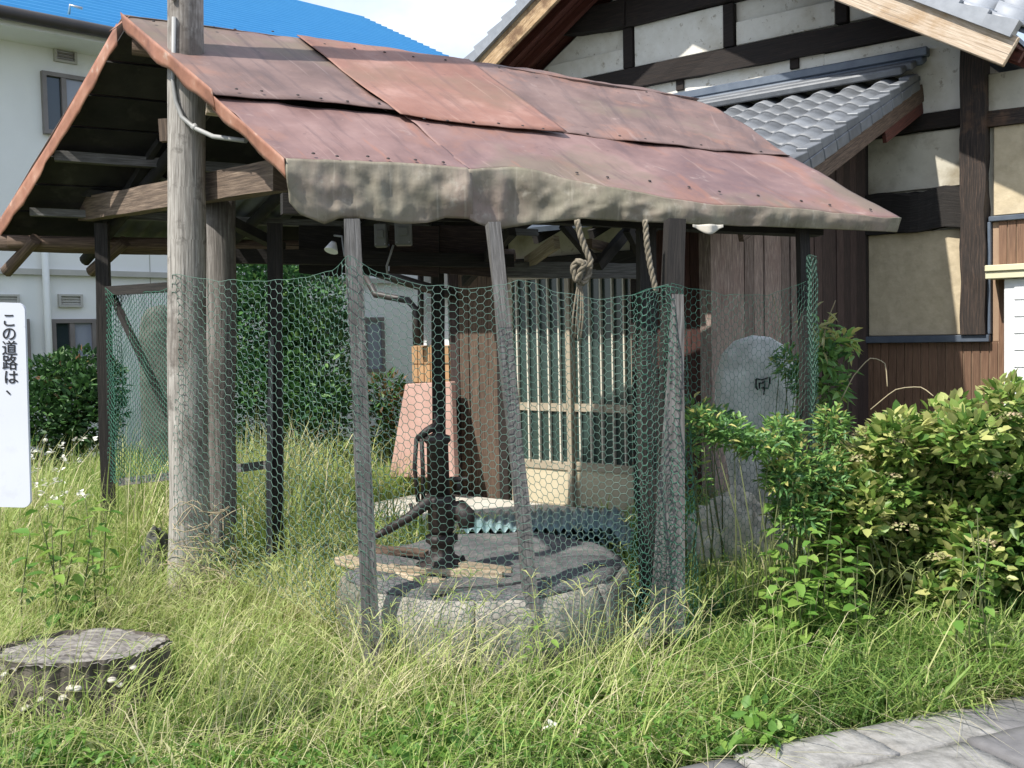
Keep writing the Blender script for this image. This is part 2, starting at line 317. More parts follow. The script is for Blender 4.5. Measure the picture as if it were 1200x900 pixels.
M['latticebright'] = mat('pale_lattice_bar', [(.3,(.58,.54,.44)),(.7,(.66,.62,.52))], rough=.4, bump=0)
M['doorpanel'] = mat('cream_door_panel', [(.3,(.52,.45,.31)),(.7,(.6,.53,.38))], rough=.6, bump=.1)
M['salmon'] = mat('salmon_painted_panel', [(.3,(.34,.205,.165)),(.7,(.42,.265,.22))], scale=5, rough=.8, bump=.15, bscale=30)
M['tancheck'] = mat('tan_wall_tile', [(.3,(.34,.19,.09)),(.7,(.44,.27,.14))], scale=8, rough=.7, bump=.1, vary=.15)
M['cream'] = mat('cream_painted_box', [(.3,(.6,.56,.36)),(.7,(.68,.64,.44))], rough=.5, bump=0)
M['white'] = mat('white_shutter_paint', [(.3,(.72,.73,.74)),(.7,(.78,.79,.8))], rough=.5, bump=0)
M['boxgrey'] = mat('grey_meter_box', [(.3,(.16,.165,.16)),(.7,(.22,.225,.22))], rough=.5, bump=0)
M['ground'] = mat('weedy_soil', [(.3,(.035,.04,.018)),(.5,(.07,.085,.03)),(.72,(.12,.12,.06))], scale=3, detail=10, rough=1, bump=.8, bscale=20)
M['paver'] = mat('kerb_stone', [(.3,(.13,.125,.115)),(.5,(.23,.223,.21)),(.72,(.34,.33,.315))], scale=11, detail=11, nrough=.7, rough=.95, bump=1, bscale=30, vary=.12, blotch=[(3,.5,.75,(.3,.285,.27),.5)])
M['paverdark'] = mat('smooth_dark_kerb_stone', [(.3,(.11,.107,.11)),(.7,(.165,.16,.163))], scale=14, detail=9, rough=.9, bump=.3, vary=.1)
M['asphalt'] = mat('asphalt', [(.3,(.05,.05,.052)),(.7,(.11,.11,.11))], scale=40, detail=8, rough=.95, bump=.5)
M['grass'] = leafmat('grass_blades', [(0,(.08,.165,.035)),(.3,(.17,.29,.06)),(.6,(.35,.45,.12)),(.8,(.55,.57,.24)),(1,(.68,.61,.39))], trans=.4, rough=.55)
M['hyd'] = leafmat('hydrangea_leaf', [(0,(.035,.09,.02)),(.4,(.095,.20,.04)),(.7,(.23,.34,.075)),(1,(.50,.50,.19))], trans=.3, rough=.4)
M['nandina'] = leafmat('shrub_leaf', [(0,(.06,.15,.06)),(.5,(.14,.29,.09)),(.85,(.26,.42,.10)),(1,(.5,.46,.16))], trans=.35, rough=.45)
M['darkleaf'] = leafmat('dark_hedge_leaf', [(0,(.02,.055,.018)),(.5,(.045,.11,.034)),(.85,(.09,.19,.05)),(1,(.22,.12,.06))], trans=.2, rough=.5)
M['treeleaf'] = leafmat('evergreen_leaf', [(0,(.015,.05,.02)),(.5,(.04,.115,.04)),(.85,(.09,.21,.06)),(1,(.16,.28,.08))], trans=.25, rough=.5)
M['weedleaf'] = leafmat('weed_leaf', [(0,(.07,.17,.03)),(.5,(.14,.29,.05)),(1,(.26,.40,.08))], trans=.4, rough=.5)
M['flower'] = leafmat('white_petal', [(0,(.7,.68,.6)),(1,(.8,.8,.75))], trans=.2)
M['flowerold'] = leafmat('faded_hydrangea_petal', [(0,(.30,.33,.12)),(.6,(.45,.42,.22)),(1,(.52,.38,.27))], trans=.3)
M['stem'] = mat('green_brown_stem', [(.3,(.06,.075,.025)),(.7,(.12,.14,.05))], rough=.8, bump=0)
M['twig'] = mat('dry_vine', [(.3,(.25,.2,.12)),(.7,(.42,.36,.24))], rough=.9, bump=0)

# ------------------------------------------------------------ house frame (vectors along and out of the facade)
HO = Vector((3.79, 10.9, 0)); He = Vector((.78, -.6258, 0)).normalized(); Ho = Vector((-He.y*-1, 0, 0))
Ho = Vector((He.y, -He.x, 0)).normalized()          # outward, towards the road
Z = Vector((0, 0, 1))
def H(a, o, z): return HO + He*a + Ho*o + Z*z
HAX = (He, Ho, Z)
def hbox(mb, a0, a1, o0, o1, z0, z1):
    return mb.box(H((a0+a1)/2, (o0+o1)/2, (z0+z1)/2), (a1-a0, o1-o0, z1-z0), HAX)
def hpl(px, py, o=0):           # pixel onto the plane at offset o from the facade -> (a, z)
    q = hit(px, py, H(0, o, 0), Ho) - HO; return q.dot(He), q.z
# ============================================================ SETTING
PE = [Vector((.755, 3.60, 0)), Vector((2.09, 4.15, 0))]; pdir = (PE[1]-PE[0]).normalized(); pout = Vector((pdir.y, -pdir.x, 0))
def ground_z(x, y): return .035*noise.noise(Vector((x*.9, y*.9, 3))) + .015*noise.noise(Vector((x*3, y*3, 9)))
def past_kerb(x, y):            # metres past the kerb edge on the road side
    return (x-PE[0].x)*pout.x + (y-PE[0].y)*pout.y
mb = MB()
xs = sorted(set([-900, -300, -100, -40, -20] + [i*.35 for i in range(-34, 35)] + [20, 40, 100, 300, 900]))
ys = sorted(set([-300, -100, -30, -8] + [i*.35 for i in range(-12, 60)] + [25, 40, 80, 200, 500, 1500]))
for x in xs:
    for y in ys:
        k = past_kerb(x, y); zz = ground_z(x, y) if abs(x) < 12 and abs(y) < 21 else 0
        if k > -.12: zz = -.05
        mb.v.append(Vector((x, y, zz)))
ny = len(ys)
for i in range(len(xs)-1):
    for j in range(ny-1):
        a = i*ny+j; mb.face((a, a+ny, a+ny+1, a+1), None, True)
struct(mb.build('ground', M['ground']))
# kerb row of stones and the road
road = struct(MB().box(PE[0]+pdir*0+pout*4.86+Z*-.02, (60, 8.6, .02), (pdir, pout, Z)).build('road', M['asphalt']))
kerb = struct(MB().box(PE[0]+pout*.27+Z*-.035, (60, .58, .04), (pdir, pout, Z)).build('pavement', M['asphalt']))
s = -1.6; k = 0
for row, (o0, o1) in enumerate(((.0, .255), (.275, .55))):
    s = -2.2 + row*.27; k = row
    lens = [.52, .6, .46, .62, .55, .5, .6, .48, .58, .55, .5, .6]
    for ln in lens:
        c = PE[0] + pdir*(s+ln/2) + pout*((o0+o1)/2)
        m = MB(); hz = .012*random.uniform(-1, 1)
        m.grid(lambda u, v: c + pdir*(u-.5)*(ln-.018) + pout*(v-.5)*(o1-o0-.004) + Z*(.012+hz+.007*noise.noise(Vector((u*ln*22+s*9, v*5, row)))*(1 if k % 2 == 0 else .2)), 10, 6)
        b = len(m.v); o = m.build('paving_stone', M['paver'] if k % 3 else M['paverdark'], kerb, solid=.05)
        s += ln; k += 1

# ============================================================ FAR BUILDING (left, blue roof)
BU = Vector((.716, .698, 0)).normalized(); BN = Vector((BU.y, -BU.x, 0)); B0 = Vector((-5.5, 12.7, 0))
def W(px, py, off=0): return hit(px, py, B0+BN*off, BN)
far = thing('white_building', 'two storey cream building with a bright blue metal roof behind the shed', 'building', (-5.5, 12.7, 0))
zE = W(60, 25, .72).z-.06; print('far eave', zE)
def bbox(mbb, u0, u1, n0, n1, z0, z1):
    return mbb.box(B0+BU*(u0+u1)/2+BN*(n0+n1)/2+Z*(z0+z1)/2, (u1-u0, n1-n0, z1-z0), (BU, BN, Z))
UEND = 8.9
bbox(MB(), -9, UEND-.5, -12, 0, -.1, zE-.05).build('wall', M['farwall'], far)
bbox(MB(), -9.2, UEND, -1, .62, zE-.05, zE+.07).build('eave_soffit', M['farwall'], far)
g = MB(); g.tube([B0+BU*u+BN*.72+Z*(zE+.06) for u in (-9.3, -3, 3, UEND)], .075, 10); g.build('gutter', M['gutter'], far)
# stepped roof
mb = MB(); npan = 34; run = 6.9; rise = 3.52
for i in range(npan):
    t0, t1 = i/npan, (i+1)/npan
    def pt(u, t, dz): return B0+BU*u+BN*(.7-run*t)+Z*(zE+.1+rise*t+dz)
    p = [pt(-9.4, t0, .045), pt(UEND+.25, t0, .045), pt(UEND+.25, t1, .0), pt(-9.4, t1, .0)]
    lo = [q-Z*.07 for q in p]
    mb.hexa(lo+p)
rf = mb.build('roof', M['blueroof'], far)
mb = MB()  # thin strips paint the shade line along each step lip
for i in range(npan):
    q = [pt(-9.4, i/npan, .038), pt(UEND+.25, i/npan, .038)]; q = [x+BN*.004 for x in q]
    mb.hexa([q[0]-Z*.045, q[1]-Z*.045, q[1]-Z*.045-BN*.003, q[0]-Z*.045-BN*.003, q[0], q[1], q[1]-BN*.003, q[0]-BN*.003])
mb.build('roof_seam_shade', M['blueseamshade'], rf, kind='stuff')
mb = MB(); mb.hexa([B0+BU*u+BN*(.7-run-run*t)+Z*(zE+.1+rise*(1-t)+dz) for dz in (-.05, 0) for (u, t) in ((-9.4, 0), (UEND+.25, 0), (UEND+.25, 1), (-9.4, 1))])
mb.build('rear_roof', M['blueroof'], far)
for (px, py) in ((63, 7), (343, 48)):
    q = W(px, py); 
    u = (q-B0).dot(BU)
    mb = MB(); mb.tube([B0+BU*u+BN*.45+Z*(zE+.26), B0+BU*u+BN*.5+Z*(zE+.36), B0+BU*(u+.12)+BN*.56+Z*(zE+.33)], .018, 6); mb.build('snow_guard', M['steel'], rf)
# trim line, downpipe
z1 = W(70, 320).z
mb = MB(); bbox(mb, -9, UEND-.55, 0, .07, z1-.03, z1+.04); mb.build('wall_band', M['fartrim'], far)
mb = MB(); q = W(54, 330, .1); q2 = W(54, 290, .1); mb.tube([Vector((q.x, q.y, 0)), Vector((q.x, q.y, q2.z)), Vector((q.x, q.y, q2.z+.05))-BN*.09], .042, 10); mb.build('downpipe', M['farwall'], far)
for u in (-3.1, -1.9, 1.1, 2.6, 4.1):
    bbox(MB(), u, u+.012, 0, .004, .0, zE-.06).build('wall_joint', M['fartrim'], far)
def far_window(x0, y0, x1, y1, kind='two'):
    a, b = W(x0, y0), W(x1, y1); xm = (x0+x1)/2
    u0, u1 = (a-B0).dot(BU), (b-B0).dot(BU); zt = (W(xm, y0)).z; zb = W(xm, y1).z
    fr = MB(); f = .05
    bbox(fr, u0, u1, .0, .07, zt-f, zt); bbox(fr, u0, u1, .0, .09, zb, zb+f)
    bbox(fr, u0, u0+f, .0, .07, zb+f, zt-f); bbox(fr, u1-f, u1, .0, .07, zb+f, zt-f); um = u0+(u1-u0)*.46
    if kind == 'two': bbox(fr, um-.03, um+.03, .0, .06, zb+f, zt-f)
    fo = fr.build('window', M['winframe'], far)
    if kind == 'two':
        bbox(MB(), u0+f, um-.03, .0, .02, zb+f, zt-f).build('pane', M['glassdark'], fo); bbox(MB(), um+.03, u1-f, .0, .03, zb+f, zt-f).build('pane', M['glasspale'], fo)
    else: bbox(MB(), u0+f, u1-f, .0, .03, zb+f, zt-f).build('pane', M['glasspale'], fo)
far_window(47, 88, 104, 160); far_window(58, 374, 112, 424); far_window(-12, 374, 35, 436); far_window(424, 372, 449, 436, 'one')
for (x0, y0, x1, y1) in ((62, 58, 89, 74), (67, 345, 96, 360), (-20, 345, 22, 360)):
    a, b = W(x0, y0), W(x1, y1); u0, u1 = (a-B0).dot(BU), (b-B0).dot(BU); zt = W((x0+x1)/2, y0).z; zb = W((x0+x1)/2, y1).z
    fr = MB(); bbox(fr, u0, u1, 0, .05, zb, zb+.025); bbox(fr, u0, u1, 0, .05, zt-.025, zt); bbox(fr, u0, u0+.03, 0, .05, zb+.025, zt-.025); bbox(fr, u1-.03, u1, 0, .05, zb+.025, zt-.025)
    vo = fr.build('vent', M['fartrim'], far)
    for i in range(3):
        zz = zb+.03+(zt-zb-.06)*i/3; bbox(MB(), u0+.031, u1-.031, .004, .03, zz, zz+.02).build('louvre', M['winframe'] if y0 < 100 else M['fartrim'], vo)

# ============================================================ HOUSE (right)
house = thing('traditional_house', 'old half-timbered house with white plaster gable and grey tiled roofs behind the shed', 'house', tuple(H(0, 0, 0)))
hb = lambda name, m, a0, a1, o0, o1, z0, z1, par=None, bv=.006: hbox(MB(), a0, a1, o0, o1, z0, z1).build(name, m, par or house, bevel=bv)
GA = -2.23; GZ = 6.36; SL = .60
# gable core wall (behind timbers) - polygon prism
def gable_prism(mb, a0, a1, o0, o1, z0, drop):
    top = []
    pts = [(a0, z0), (a1, z0), (a1, GZ-SL*abs(a1-GA)-drop), (GA, GZ-drop), (a0, GZ-SL*abs(a0-GA)-drop)]
    b = len(mb.v)
    for o in (o0, o1):
        for a, z in pts: mb.v.append(H(a, o, z))
    n = len(pts); mb.face([b+i for i in range(n)][::-1]); mb.face([b+n+i for i in range(n)])
    for i in range(n): mb.face((b+i, b+(i+1) % n, b+n+(i+1) % n, b+n+i))
mb = MB(); gable_prism(mb, -5.2, .95, -5.0, -.06, -.1, .12); mb.build('wall_core', M['plaster'], house)
hb('wall_core', M['plasterdirty'], 1.0, 6.5, -5.0, -.06, -.1, 3.98)
# white gable panels between timbers
studs = [-4.23, -2.91, -1.56, -.25, .97]
for i, (a0, a1) in enumerate(zip([-5.2]+studs[:-1], studs)):
    zt_ = min(5.28, GZ-SL*max(abs(a0-GA), abs(a1-GA))-.12)
    hb('plaster_panel', M['plaster'], a0+.08, a1-.08 if i < 4 else a1, -.06, .0, 4.79, max(zt_, 4.95))
    if i > 0: hb('plaster_panel', M['plaster'], a0+.08, a1-.08, -.06, .0, 5.62, GZ-SL*max(abs(a0+.08-GA), abs(a1-.08-GA))-.13) if 5.7 < GZ-SL*max(abs(a0+.08-GA), abs(a1-.08-GA))-.13 else None
for a in studs[:-1]:
    hb('stud', M['housebeam'], a-.065, a+.065, -.05, .035, 4.785, 5.27 if a > -4 else 4.95)
MB().plank(H(-5.2, .01, 4.66), H(.97, .01, 4.62), .16, .24, seg=14, rough=.03, seed=3).build('beam', M['housebeam'], house)
MB().plank(H(-4.4, .01, 5.52), H(-2.9, .01, 5.44), .14, .22, seg=6, rough=.04, seed=4, w1=.2, t1=.34).build('beam', M['housebeam'], house)
MB().plank(H(-2.9, .01, 5.44), H(.2, .01, 5.42), .14, .34, seg=8, rough=.03, seed=6, bow=.03).build('beam', M['housebeam'], house)
hb('plaster_panel', M['plaster'], -5.1, -.45, -.06, -.005, 4.36, 4.53)
for a in (-3.6, -2.2, -.78): hb('stud', M['housebeam'], a-.05, a+.05, -.05, .03, 4.40, 4.53)
# bay between vestibule and pillar
hb('plaster_panel', M['plaster'], -.45, .97, -.055, .004, 3.71, 4.50)
hb('plaster_panel', M['plasterdirty'], .0, .97, -.055, .003, 2.95, 3.52)
MB().plank(H(-.4, .0, 3.60), H(.98, .0, 3.62), .13, .16, seg=6, rough=.02).build('beam', M['housebeam'], house)
MB().plank(H(-.02, .0, 2.73), H(.98, .0, 2.72), .2, .40, seg=12, rough=.07, seed=9).build('round_beam', M['darkwood'], house)
hb('plaster_panel', M['plastertan'], .02, .97, -.055, .012, 1.46, 2.52)
hb('window_sill', M['tiledark'], -.03, 1.23, -.05, .10, 1.385, 1.455)
hb('dark_post', M['housebeam'], -.04, .02, -.05, .08, 1.46, 3.5)
MB().plank(H(1.085, .03, 1.46), H(1.085, .03, 4.25), .23, .2, up=Ho, seg=16, rough=.02, seed=11).build('pillar', M['pillar'], house)
# right of the pillar
zq = 2.56
hb('plaster_panel', M['plastertan'], 1.25, 3.6, -.06, .004, zq+.06, 3.48); hb('plaster_panel', M['plasterdirty'], 1.2, 3.6, -.06, .002, 3.62, 4.0)
MB().plank(H(1.2, .0, 3.56), H(3.6, .0, 3.52), .1, .15, seg=8, rough=.012).build('beam', M['pillar'], house)
hb('edge_trim', M['tiledark'], 1.215, 3.6, -.04, .06, zq, zq+.05); hb('edge_trim', M['tiledark'], 1.205, 1.235, -.04, .062, 1.46, zq-.002)
# cladding boards
hb('cladding_backing', M['cladgroove'], -.02, 3.6, -.055, .006, .0, 1.384)
hb('cladding_backing', M['cladgroove'], 1.24, 3.6, -.055, .0055, 1.385, zq)
i = 0; a = -.015
while a < 3.5:
    wd = .082; lo = a+wd < 1.23
    MB().plank(H(a+wd/2, .012, .05), H(a+wd/2, .012, 1.383 if lo or a < 1.24 else zq-.002), wd-.011, .02, up=Ho, seg=1).build('cladding_board', M['clad'], house); a += wd
# white shutter box and cream head
a0, zt = hpl(1176, 327, .3); a00, zt2 = hpl(1155, 318, .34)
hb('shutter', M['white'], a0, a0+1.6, .03, .28, .3, zt)
for i in range(9): hb('shutter_rib', M['white'], a0+.09, a0+1.5, .279, .29, zt-.2-i*.16, zt-.07-i*.16, None, .004)
hb('shutter_head', M['cream'], a00, a00+1.9, .03, .36, zt2-.075, zt2-.005); hb('shutter_head', M['cream'], a00, a00+1.9, .03, .38, zt2-.004, zt2+.055)
# gable roof: bargeboards, soffit boards, rafters, tiles
OV = .9
def sl(a, o, dz=0): return H(a, o, GZ-SL*abs(a-GA)+dz)
for sgn, aend in ((-1, -6.06), (1, 1.62)):
    nrm = (Z+He*SL*sgn*1).normalized()
    d = (sl(aend, OV)-sl(GA, OV)).normalized(); up = nrm
    m_ = M['bargeold'] if sgn < 0 else M['barge']
    MB().plank(sl(GA, OV+.02, -.10), sl(aend, OV+.02, -.10), .05, .27, up=up, seg=10, rough=.008).build('bargeboard', m_, house, bevel=.008)
    MB().plank(sl(GA, OV-.0, .06), sl(aend, OV-.0, .06), .16, .05, up=up, seg=6, rough=.004).build('verge_batten', M['brownwood'], house)
    # soffit boards running along the slope
    nb = 6
    for i in range(nb):
        o0 = -.2+(OV+.12)*i/nb+.02; 
        MB().plank(sl(GA, o0+.08, .0), sl(aend, o0+.08, .0), (OV+.1)/nb-.012, .025, up=up, seg=2).build('soffit_board', M['soffit'], house)
    for o_ in (.22, .55):
        MB().plank(sl(GA, o_, -.07), sl(aend, o_, -.07), .07, .1, up=up, seg=4, rough=.006).build('rafter', M['soffit'], house)
    # roof deck behind
    b = MB(); b.hexa([sl(GA, -5.5, .02), sl(aend, -5.5, .02), sl(aend, OV, .045), sl(GA, OV, .045), sl(GA, -5.5, .08), sl(aend, -5.5, .08), sl(aend, OV-.02, .09), sl(GA, OV-.02, .09)] ); b.build('roof_deck', M['tiledark'], house)
# tile meshes
def tile_mesh(wd=.325, ln=.345, amp=.036):
    m = MB()
    def prof(u): return amp*(math.sin((u*2*math.pi)-1.2)) + (.012 if u > .9 else 0)
    m.grid(lambda u, v: Vector(((u-.5)*wd, (v-.5)*ln, prof(u)+.02*(1-v)-.0)), 9, 2)
    me = m.mesh('roof_tile', M['tile']); return me
def tile_thick(me, t=.02):
    bmv = bpy.data.objects.new('roof_tile', me); md = bmv.modifiers.new('s', 'SOLIDIFY'); md.thickness = t; md.offset = -1
    COL.objects.link(bmv); dg = bpy.context.evaluated_depsgraph_get(); dg.update()
    me2 = bpy.data.meshes.new_from_object(bmv.evaluated_get(dg)); bpy.data.objects.remove(bmv); me2.name = 'roof_tile'; return me2
TM = tile_thick(tile_mesh(), .024)
TMp = TM.copy(); TMp.materials.clear(); TMp.materials.append(M['tilepale'])
def tframe(o, X, Y):
    X = X.normalized(); Y = (Y - X*Y.dot(X)).normalized(); ZZ = X.cross(Y)
    m = Matrix((X, Y, ZZ)).transposed().to_4x4(); m.translation = o; return m
# verge tiles on left bargeboard (pale side faces) and right
for sgn, aend, n in ((-1, -6.06, 17), (1, 1.62, 16)):
    d = (sl(aend, OV)-sl(GA, OV)); ln = d.length/n; d.normalize(); nrm = (Z+He*SL*sgn).normalized()
    base = MB(); base.hexa([d*(-ln*.5)+Ho*0+nrm*.0, d*ln*.5+nrm*.0, d*ln*.5+Ho*.13, d*(-ln*.5)+Ho*.13, d*(-ln*.5)+nrm*.11, d*(ln*.5)+nrm*.15, d*ln*.5+Ho*.13+nrm*.15, d*(-ln*.5)+Ho*.13+nrm*.11]) 
    me = base.mesh('verge_tile', M['tilepale'])
    for i in range(n):
        o = inst('verge_tile', me, Matrix.Translation(sl(GA, OV-.03, .02)+d*ln*(i+.5)), house)
# right field of tiles, rising away from the road edge of the roof
dR = (sl(1.62, OV)-sl(GA, OV)).normalized(); wR = (-Ho*.86+Z*.5).normalized()
E0 = sl(1.62, OV-.05, .16)
for i in range(3, 9):
    for j in range(5):
        c = E0 - dR*(.05+(i-3)*.32) + wR*(.13+j*.31)
        inst('roof_tile', TMp, tframe(c, -wR, -dR), house)
for j in range(5):
    c = E0 + wR*(.10+j*.26) + dR*.12
    cap = MB(); cap.lathe(c, [(.055, 0), (.055, .05), (.045, .052), (.045, .04), (.012, .042)], 14, axis=dR); 
    for q in range(10):
        an = q*math.pi/5; X_ = dR.orthogonal().normalized(); Y_ = dR.cross(X_); dd = X_*math.cos(an)+Y_*math.sin(an)
        cap.tube([c+dR*.045+dd*.012, c+dR*.045+dd*.042], .004, 4)
    cap.build('tile_end_cap', M['tilepale'], house)
b = MB(); b.hexa([E0-dR*2.2-Z*.05-wR*.0, E0+dR*.1-Z*.05, E0+dR*.1+wR*1.5-Z*.05, E0-dR*2.2+wR*1.5-Z*.05, E0-dR*2.2+Z*-.02, E0+dR*.1+Z*-.02, E0+dR*.1+wR*1.5-Z*.02, E0-dR*2.2+wR*1.5-Z*.02]); b.build('tile_bed', M['tiledark'], house)

# ---- vestibule
VO = 3.5
mb = MB(); hbox(mb, -3.2, -.02, .0, VO-.25, -.1, 2.35); mb.build('vestibule_core', M['darkwood'], house)
# side wall boards
nb = 19
for i in range(nb):
    o0 = VO - (i+.5)*VO/nb; lite = o0 > 1.75 or False
    q = random.uniform(-.006, .008)
    zt_ = 4.08-.40*o0-.2
    MB().plank(H(.01+q, o0, .02), H(.01+q, o0, zt_), VO/nb-.010, .025, up=He, seg=8, rough=.004).build('wall_board', M['boardlight'] if lite else M['board'], house)
MB().plank(H(-.01, VO+.03, 0), H(-.01, VO+.03, 2.5), .1, .1, up=Ho, seg=8, rough=.005).build('corner_post', M['boardlight'], house)
# front facade: dark red boards near the corner, door, brown boards left
for i in range(6):
    a = -.08-(i+.5)*.11
    MB().plank(H(a, VO-.02, .02), H(a, VO-.02, 2.5), .104, .025, up=Ho, seg=4, rough=.003).build('wall_board', M['boardred'], house)
DA0, DA1 = -2.08, -.74
hb('door_frame', M['housebeam'], DA0-.12, DA0-.01, VO-.1, VO+.04, 0, 2.5); hb('door_frame', M['housebeam'], DA1+.01, DA1+.1, VO-.1, VO+.04, 0, 2.5)
hb('door_head', M['darkwood'], DA0-.12, DA1+.1, VO-.11, VO+.05, 2.12, 2.24); hb('transom_panel', M['plasterdirty'], DA0, DA1, VO-.1, VO-.02, 2.241, 2.5)
dm = (DA0+DA1)/2
zr1 = hpl(672, 478, VO)[1]; zr2 = hpl(672, 546, VO)[1]; zb_ = hpl(672, 592, VO)[1]
print('door z', zr1, zr2, zb_)
for k, (a0, a1, oo) in enumerate(((DA0, dm+.02, VO), (dm-.02, DA1, VO-.05))):
    d_ = MB(); f = .05
    hbox(d_, a0, a0+f, oo-.03, oo, zb_-.1, 2.12); hbox(d_, a1-f, a1, oo-.03, oo, zb_-.1, 2.12)
    hbox(d_, a0+f, a1-f, oo-.028, oo-.001, zr2-.045, zr2+.03); hbox(d_, a0+f, a1-f, oo-.028, oo-.001, zb_-.1, zb_); hbox(d_, a0+f, a1-f, oo-.028, oo-.001, 2.05, 2.12)
    do = d_.build('sliding_door', M['lattice'], house, bevel=.003)
    hbox(MB(), a0+f, a1-f, oo-.026, oo-.018, zr2+.03, 2.05).build('glass', M['glassgreen'], do)
    hbox(MB(), a0+f, a1-f, oo-.026, oo-.016, zb_, zr2-.045).build('kick_panel', M['doorpanel'], do)
    hbox(MB(), a0+f, a1-f, oo-.016, oo+.004, zr1-.035, zr1+.035).build('middle_rail', M['lattice'], do)
    for i in range(5):
        aa = a0+f+(a1-a0-2*f)*(i+.5)/5; hbox(MB(), aa-.007, aa+.007, oo-.012, oo+.018, zr2+.031, 2.049).build('lattice_bar', M['latticebright'], do)
hb('threshold', M['brownwood'], DA0-.3, DA1+.2, VO-.1, VO+.16, .0, zb_-.1)
# brown boards left of door
for i in range(5):
    a = DA0-.13-(i+.5)*.12
    MB().plank(H(a, VO-.02+random.uniform(0, .02), .02), H(a, VO-.02, 2.5), .112, .03, up=Ho, seg=4, rough=.004).build('wall_board', M['brownwood'] if i < 4 else M['board'], house)
# lean-to roof over the vestibule
RZ, REZ = 4.08, 2.42; RL = 4.15; RT = Vector()
dS = (H(0, RL, REZ)-H(0, .02, RZ)); rl = dS.length; dS.normalize(); nS = He.cross(-dS).normalized(); nS = nS if nS.z > 0 else -nS
AR = .60; tp = .32; lp = .30
ncol = 11; nrow = int(rl/lp)
for r in range(1, nrow+1):
    for c in range(ncol):
        p = H(AR-.12-(c+.5)*tp, .02, RZ) + dS*(r*lp) + nS*.04
        inst('roof_tile', TM, tframe(p, He, -dS), house)
    p = H(AR-.06, .02, RZ) + dS*(r*lp)
    vt = MB(); vt.hexa([p-He*.05-dS*lp*.5, p+He*.05-dS*lp*.5, p+He*.05+dS*lp*.5, p-He*.05+dS*lp*.5][::1]+[p-He*.05-dS*lp*.5+nS*.07, p+He*.05-dS*lp*.5+nS*.06, p+He*.05+dS*lp*.5+nS*.085, p-He*.05+dS*lp*.5+nS*.095])
    vt.hexa([p+He*.03-dS*lp*.5-nS*.10, p+He*.055-dS*lp*.5-nS*.10, p+He*.06+dS*lp*.48-nS*.09, p+He*.03+dS*lp*.48-nS*.09, p+He*.03-dS*lp*.5+nS*.0, p+He*.055-dS*lp*.5+nS*.0, p+He*.06+dS*lp*.48+nS*.0, p+He*.03+dS*lp*.48+nS*.0])
    vt.build('verge_tile', M['tile'], house, bevel=.006)
dk = MB(); A_, B_ = H(AR-.04, .02, RZ), H(-3.45, .02, RZ)
dk.hexa([A_-nS*.03, A_+dS*rl-nS*.03, B_+dS*rl-nS*.03, B_-nS*.03, A_+nS*.012, A_+dS*rl+nS*.012, B_+dS*rl+nS*.012, B_+nS*.012]); dk.build('roof_deck', M['tiledark'], house)
for i in range(3):
    MB().plank(H(AR+.02-.06*i, .05+.13*i, RZ+.035+.062*(2-i)), H(-3.4, .05+.13*i, RZ+.035+.062*(2-i)), .20, .075, seg=2, up=nS).build('ridge_tile', M['tiledark'] if i == 0 else M['tile'], house, bevel=.015)
MB().plank(H(AR+.05, .03, RZ+.235), H(-3.4, .03, RZ+.235), .14, .09, seg=2).build('ridge_cap', M['tiledark'], house, bevel=.01)
MB().plank(H(AR-.03, .02, RZ-.16), H(AR-.03, .02, RZ-.16)+dS*rl, .04, .17, up=nS, seg=8, rough=.004).build('fascia_board', M['brownwood'], house)
MB().plank(H(AR-.032, .02, RZ-.30), H(AR-.032, .02, RZ-.30)+dS*1.2, .035, .13, up=nS, seg=4).build('fascia_board', M['soffit'], house)
for i in range(7):
    MB().plank(H(AR-.2-.55*i, .02, RZ-.09), H(AR-.2-.55*i, .02, RZ-.09)+dS*rl, .05, .07, up=nS, seg=2).build('rafter', M['darkwood'], house)
# house end left of the boards: white corner column, tan tiled footing, downpipe
def at_v(px, py, o=VO): return hit(px, py, H(0, o, 0), Ho)
def vcol(name, m, x0, x1, ytop, ybot, o0, o1, par=None):
    a0, _ = hpl(x0, 400, o1); a1, _ = hpl(x1, 400, o1); zt_ = hpl((x0+x1)/2, ytop, o1)[1]; zb2 = hpl((x0+x1)/2, ybot, o1)[1]
    return hb(name, m, a0, a1, o0, o1, zb2, zt_, par, .003)
vcol('corner_column', M['white'], 496, 506, 300, 405, VO-.3, VO-.05); vcol('corner_column', M['white'], 519, 526, 300, 405, VO-.25, VO-.04)
vcol('white_wall', M['plaster'], 496, 530, 300, 405, VO-.5, VO-.31); 
a0, _ = hpl(482, 405, VO); a1, _ = hpl(526, 405, VO); zt_ = hpl(500, 405, VO)[1]
ft = hb('tiled_footing', M['tancheck'], a0, a1, VO-.4, VO-.012, 0, zt_)
nc, nr = 6, 8
tme = hbox(MB(), 0, (a1-a0)/nc-.012, 0, .014, 0, zt_/nr-.012).mesh('tile', M['tancheck'])
for i in range(nc):
    for j in range(nr): inst('tile', tme, Matrix.Translation(H(a0+(a1-a0)*i/nc+.006, VO-.012, zt_*j/nr+.006)-H(0, 0, 0)), ft)
mb = MB(); mb.tube([at_v(425, 318, VO+.1), at_v(440, 345, VO+.1), at_v(478, 352, VO+.1), at_v(487, 362, VO+.1), at_v(488, 405, VO+.1)], .035, 10); mb.build('downpipe', M['gutter'], house)
mb = MB(); mb.tube([at_v(493, 300, VO+.06), at_v(493, 404, VO+.06)], .03, 8); mb.build('downpipe', M['gutter'], house)
mb = MB(); mb.tube([at_v(405, 308, VO+.5), at_v(530, 346, VO+.1)], .05, 10); mb.build('gutter', M['gutter'], house)
sp = thing('salmon_panel', 'salmon pink sloping slab leaning at the far corner of the house', 'panel', tuple(at_v(495, 520, VO+.25)))
